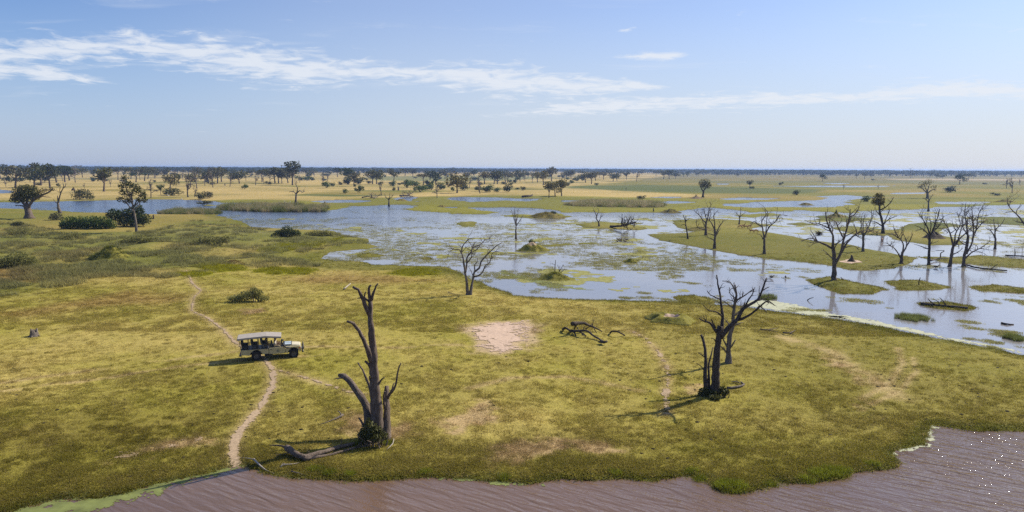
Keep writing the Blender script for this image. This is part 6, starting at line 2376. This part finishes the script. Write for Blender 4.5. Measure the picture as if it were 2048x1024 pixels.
def seated(label, loc, seat_z, lean, shirt, facing=0.0, hands=.30, turn=0.0):
    """a seated person, hips at seat height, facing local +x of the vehicle"""
    root = empty('person', (0, 0, 0))
    M_ = Matrix.Translation(VB) @ Matrix.Rotation(YAW, 4, 'Z') @ Matrix.Translation((loc[0], loc[1], seat_z)) @ Matrix.Rotation(facing, 4, 'Z')
    root.matrix_world = M_
    tag(root, label, 'person')
    c = lean
    J = {'pel': ((0, 0, .10), (.15, .12)), 'bel': ((.02 + c * .2, 0, .26), (.14, .11)), 'che': ((.02 + c * .5, 0, .43), (.17, .12)), 'nck': ((.03 + c * .75, 0, .58), .055),
         'hd1': ((.05 + c * .85, 0, .66), (.075, .085)), 'hd2': ((.06 + c * .9, 0, .76), (.08, .095)), 'hd3': ((.05 + c * .92, 0, .83), (.055, .06)), 'nose': ((.15 + c * .9, 0, .73), .018)}
    E = [('pel', 'bel'), ('bel', 'che'), ('che', 'nck'), ('nck', 'hd1'), ('hd1', 'hd2'), ('hd2', 'hd3'), ('hd2', 'nose')]
    for s, t in ((1, 'l'), (-1, 'r')):
        J['ear' + t] = ((.04 + c * .9, s * .095, .74), .018)
        J['sh' + t] = ((.02 + c * .6, s * .19, .50), .062)
        J['el' + t] = ((.12 + c * .5, s * .25, .24), .045)
        J['wr' + t] = ((.36, s * .16, hands), .030)
        J['pm' + t] = ((.42, s * .15, hands + .01), (.040, .022))
        J['hp' + t] = ((.06, s * .10, .08), .095)
        J['kn' + t] = ((.46, s * .13, .10), .065)
        J['an' + t] = ((.48, s * .13, -.30), .042)
        J['ft' + t] = ((.62, s * .14, -.36), (.045, .03))
        E += [('hd2', 'ear' + t), ('che', 'sh' + t), ('sh' + t, 'el' + t), ('el' + t, 'wr' + t), ('wr' + t, 'pm' + t), ('pel', 'hp' + t), ('hp' + t, 'kn' + t), ('kn' + t, 'an' + t), ('an' + t, 'ft' + t)]
        for f in range(4):
            y = s * (.12 + .020 * f)
            L = (.065, .08, .075, .06)[f]
            J['f%d%s' % (f, t)] = ((.42 + L * .6, y, hands + .02), .009)
            J['g%d%s' % (f, t)] = ((.42 + L, y, hands - .01), .008)
            E += [('pm' + t, 'f%d%s' % (f, t)), ('f%d%s' % (f, t), 'g%d%s' % (f, t))]
        J['th' + t] = ((.44, s * .10, hands + .03), .010)
        E += [('pm' + t, 'th' + t)]
    body = figure('body', J, E, M_skin, 'pel', root)

    def grow(keys, add):
        return {k: (J[k][0], tuple(x + add for x in J[k][1]) if isinstance(J[k][1], tuple) else J[k][1] + add) for k in keys}
    K = ['pel', 'bel', 'che', 'shl', 'shr', 'ell', 'elr']
    figure('shirt', grow(K, .014), [e for e in E if e[0] in K and e[1] in K], shirt, 'pel', root)
    K = ['pel', 'hpl', 'hpr', 'knl', 'knr', 'anl', 'anr']
    figure('trousers', grow(K, .012), [e for e in E if e[0] in K and e[1] in K], M_trousers, 'pel', root)
    h = {'a': ((.02 + c * .9, 0, .70), (.08, .09)), 'b': ((.035 + c * .9, 0, .80), (.085, .095)), 'c': ((.045 + c * .92, 0, .86), (.06, .065))}
    figure('hair', h, [('a', 'b'), ('b', 'c')], M_hair, 'a', root)
    return root


seated('person in dark clothes sitting in the front raised row of the safari vehicle', (-.90, -.42), 1.22, .12, M_dark_shirt)
seated('driver in a light shirt at the wheel of the safari vehicle', (-.02, .36), 1.08, -.02, M_light_shirt, hands=.22)
seated('person in a pale shirt in the near front seat of the safari vehicle', (-.06, -.40), 1.02, .05, M_light_shirt)

# ------------------------------------------------------------------ antelopes and birds
M_fur = simple('antelope_fur', (0.30, 0.145, 0.060), .85, var=.25, scale=3)
M_white = simple('white_feathers', (0.75, 0.74, 0.70), .8, var=.06)
M_brownb = simple('brown_feathers', (0.085, 0.062, 0.045), .8, var=.3)
M_horn = simple('horn', (0.03, 0.025, 0.02), .5)


def antelope_mesh(graze):
    J = {'rump': ((-.52, 0, .86), (.15, .18)), 'mid': ((-.05, 0, .80), (.15, .19)), 'chest': ((.38, 0, .82), (.14, .21)), 'tail': ((-.68, 0, .84), .03), 'tailt': ((-.72, 0, .62), .018)}
    if graze:
        J.update({'nk1': ((.62, 0, .74), .085), 'nk2': ((.80, 0, .45), .06), 'hd': ((.88, 0, .26), (.06, .065)), 'mz': ((.96, 0, .12), .03)})
    else:
        J.update({'nk1': ((.58, 0, 1.05), .085), 'nk2': ((.68, 0, 1.28), .06), 'hd': ((.76, 0, 1.38), (.06, .065)), 'mz': ((.94, 0, 1.31), .03)})
    E = [('rump', 'mid'), ('mid', 'chest'), ('chest', 'nk1'), ('nk1', 'nk2'), ('nk2', 'hd'), ('hd', 'mz'), ('rump', 'tail'), ('tail', 'tailt')]
    for s, t in ((1, 'l'), (-1, 'r')):
        J['th' + t] = ((-.50, s * .11, .72), .095)
        J['st' + t] = ((-.42, s * .11, .55), .055)
        J['hk' + t] = ((-.60, s * .11, .36), .030)
        J['hf' + t] = ((-.55, s * .11, .02), .022)
        J['sd' + t] = ((.38, s * .10, .66), .065)
        J['kn' + t] = ((.40, s * .10, .36), .032)
        J['ff' + t] = ((.40, s * .10, .02), .022)
        J['er' + t] = ((J['hd'][0][0] - .06, s * .12, J['hd'][0][2] + .08), .022)
        E += [('rump', 'th' + t), ('th' + t, 'st' + t), ('st' + t, 'hk' + t), ('hk' + t, 'hf' + t), ('chest', 'sd' + t), ('sd' + t, 'kn' + t), ('kn' + t, 'ff' + t), ('hd', 'er' + t)]
    return J, E


ANT = []
for gz_ in (0, 1):
    J, E = antelope_mesh(gz_)
    tmp = figure('body', J, E, M_fur, 'mid')
    dg = bpy.context.evaluated_depsgraph_get()
    bm_ = bpy.data.meshes.new_from_object(tmp.evaluated_get(dg))
    bm_.name = 'body'
    bm_.materials.clear()
    bm_.materials.append(M_fur)
    bpy.data.objects.remove(tmp)
    mb = MB()
    hx, hz = J['hd'][0][0] - .03, J['hd'][0][2] + .06
    for s in (-1, 1):
        mb.tube([(hx, s * .03, hz), (hx - .10, s * .08, hz + .16), (hx - .16, s * .12, hz + .32), (hx - .10, s * .10, hz + .46)], [.016, .014, .010, .004], 5)
    ANT.append((bm_, mb.mesh('horns', True)))
HERD = [(1480, 457, 1, 200, 'leftmost reddish antelope of the herd at the waterside strip'), (1486, 456, 0, 20, 'second reddish antelope from left in the waterside herd'),
        (1491, 458, 1, 170, 'middle reddish antelope of the waterside herd, grazing'), (1499, 457, 0, 10, 'upright reddish antelope right of the herd centre'),
        (1503, 467, 0, 185, 'dark antelope standing on the island nearer than the herd'), (1512, 466, 1, 30, 'antelope grazing just left of the fork tree on the island'),
        (1764, 485, 1, 60, 'lone reddish antelope wading behind the low wide dead tree')]
for (x, y, gz_, yaw, lab) in HERD:
    B = ground(x, y)
    a_ = empty('antelope', (B.x, B.y, max(B.z, -.05)), R(yaw))
    a_.scale = (1.05, 1.05, 1.05)
    tag(a_, lab, 'antelope', 'antelopes grazing by the flood')
    link('body', ANT[gz_][0], None, a_)
    link('horns', ANT[gz_][1], M_horn, a_)


def bird_mesh(wading):
    mb = MB()
    lg = .30 if wading else .0
    mb.tube([(-.30, 0, lg + .10), (-.2, 0, lg + .13), (-.05, 0, lg + .15), (.10, 0, lg + .17), (.18, 0, lg + .20)], [.015, .06, .10, .085, .04], 8)
    if wading:
        mb.tube([(.16, 0, lg + .20), (.20, 0, lg + .34), (.15, 0, lg + .46), (.20, 0, lg + .55), (.26, 0, lg + .56), (.40, 0, lg + .53)], [.035, .024, .022, .030, .026, .004], 6)
        for s in (-1, 1):
            mb.tube([(0, s * .03, lg + .08), (-.02, s * .03, lg * .5), (.0, s * .03, -.05)], [.012, .009, .008], 4)
    else:
        mb.tube([(.16, 0, .20), (.20, 0, .28), (.25, 0, .31), (.34, 0, .29)], [.035, .032, .04, .008], 6)
    return mb.mesh('bird', True)


EGRET, DUCK = bird_mesh(True), bird_mesh(False)
for m_, k in ((EGRET, M_white), (DUCK, M_brownb)):
    m_.materials.append(k)
for (x, y, lab) in [(571, 409, 'left white egret of the two beside the low crooked dead tree'), (580, 409, 'right white egret of the two beside the low crooked dead tree'),
                    (337, 394, 'white egret on the far bank left of the bushy mound'), (364, 402, 'white egret at the far bank below the tall slender dead tree')]:
    B = ground(x, y)
    o = link('egret', EGRET)
    o.location = (B.x, B.y, max(B.z, 0))
    o.scale = (2.0, 2.0, 2.0)
    o.rotation_euler = (0, 0, rng.uniform(0, 6))
    tag(o, lab, 'bird', 'white egrets')
flock = sorted((1234 + (k % 5) * 5.0 + rng.uniform(-1.5, 1.5), 481 + (k // 5) * 3.5 + rng.uniform(-1, 1)) for k in range(9))
for k, (x, y) in enumerate(flock):
    o = link('duck', DUCK)
    o.location = (*flat(x, y), 0)
    o.scale = (1.7, 1.7, 1.7)
    o.rotation_euler = (0, 0, rng.uniform(0, 6))
    tag(o, '%s brown duck from left in the flock floating off the long island' % ordinal(k + 1), 'bird', 'ducks in the flock on the flood')
for (x, y, lab) in [(1543, 557, 'single brown duck in the flood left of the big spreading tree islet'), (1571, 557, 'brown duck nearer the big spreading tree islet'),
                    (1685, 562, 'brown duck just right of the big spreading dead tree foot'), (1872, 536, 'brown duck below the bent top dead tree')]:
    o = link('duck', DUCK)
    o.location = (*flat(x, y), 0)
    o.scale = (1.7, 1.7, 1.7)
    o.rotation_euler = (0, 0, rng.uniform(0, 6))
    tag(o, lab, 'bird')

# ------------------------------------------------------------------ far trees that still stand apart, and the wood on the horizon
r_ = random.Random(99)
for k in range(150):
    x = r_.uniform(-20, 2068) if k < 95 else r_.uniform(-20, 1300)
    yh = 332 + x / 2048 * 9.5
    y = yh + r_.uniform(9.5, 17 if x > 1200 else 22)
    far_leafy(x, y, r_.uniform(6, 10) * (1.0 if x > 1200 else 1.25), r_.randrange(10), r_.choice((O, O, DK, GY_)), 'small distant tree dotted on the hazy plain below the horizon wood', 'small distant trees below the horizon', r_.uniform(.9, 1.4), tiny=True)


for k in range(60):
    x = r_.choice((r_.uniform(-10, 1250), r_.gauss(820, 160), r_.gauss(980, 120)))
    y = 332 + x / 2048 * 9.5 + r_.uniform(15, 42)
    bush(x, y, r_.uniform(5, 13), r_.uniform(3, 7), r_.choice((O, DK, GN, GY_)), 'low scrub bush among the many dotted between the far trees', 'low scrub between the far trees', k)


def joined_tree(i):
    tr, lb, cr = LEAFY[i]
    bm = bmesh.new()
    bm.from_mesh(cr)
    bm.from_mesh(tr)
    me = bpy.data.meshes.new('wood_tree')
    bm.to_mesh(me)
    bm.free()
    return me


wood = proto_coll('wood_tree', [joined_tree(i) for i in (0, 3, 5, 7, 8, 1)], M_leaf_dark)
g = np.random.default_rng(71)
n = 14000
Y = 1950 * (7800 / 1950) ** (g.random(n) ** 1.25)
X = g.uniform(-.85, .85, n) * Y
pn = fbm(X / 420 + 3, Y / 700, 3, 91)
right = sstep(-.2, .5, X / Y)
k = (pn > .33 + .10 * right * (Y < 3600)) & (Y > 1980 + 400 * pn - 120 * right + 900 * right * (pn < .5))
X, Y = X[k], Y[k]
s = g.uniform(11.0, 18.0, len(X))
tall = g.random(len(X)) < .04
s[tall] *= 1.15
s = np.minimum(s, 19.5)
sc = np.stack([s * g.uniform(1.2, 1.9, len(X)), s * 1.5, s], 1)
scatter('far_wood', 'hazy dark wood along the horizon', np.stack([X, Y, np.zeros(len(X)) + .1], 1), sc, np.ones((len(X), 3)), wood, 6, 72)

# ------------------------------------------------------------------ the air between
mb = MB()
mb.box((0, 9400, 11.5), (52000, 20000, 26))
hz_m = bpy.data.materials.new('haze')
hz_m.use_nodes = True
hn = NT(hz_m.node_tree)
hn.n.clear()
vo = hn.node('ShaderNodeVolumePrincipled')
vo.inputs['Color'].default_value = (.42, .60, 1.0, 1)
vo.inputs['Density'].default_value = 1.15e-4
vo.inputs['Anisotropy'].default_value = .25
ho = hn.node('ShaderNodeOutputMaterial')
hn.l.new(vo.outputs[0], ho.inputs['Volume'])
hz = mb.build('haze', hz_m)
tag(hz, 'thin bluish haze over the plain', None, None, 'stuff')
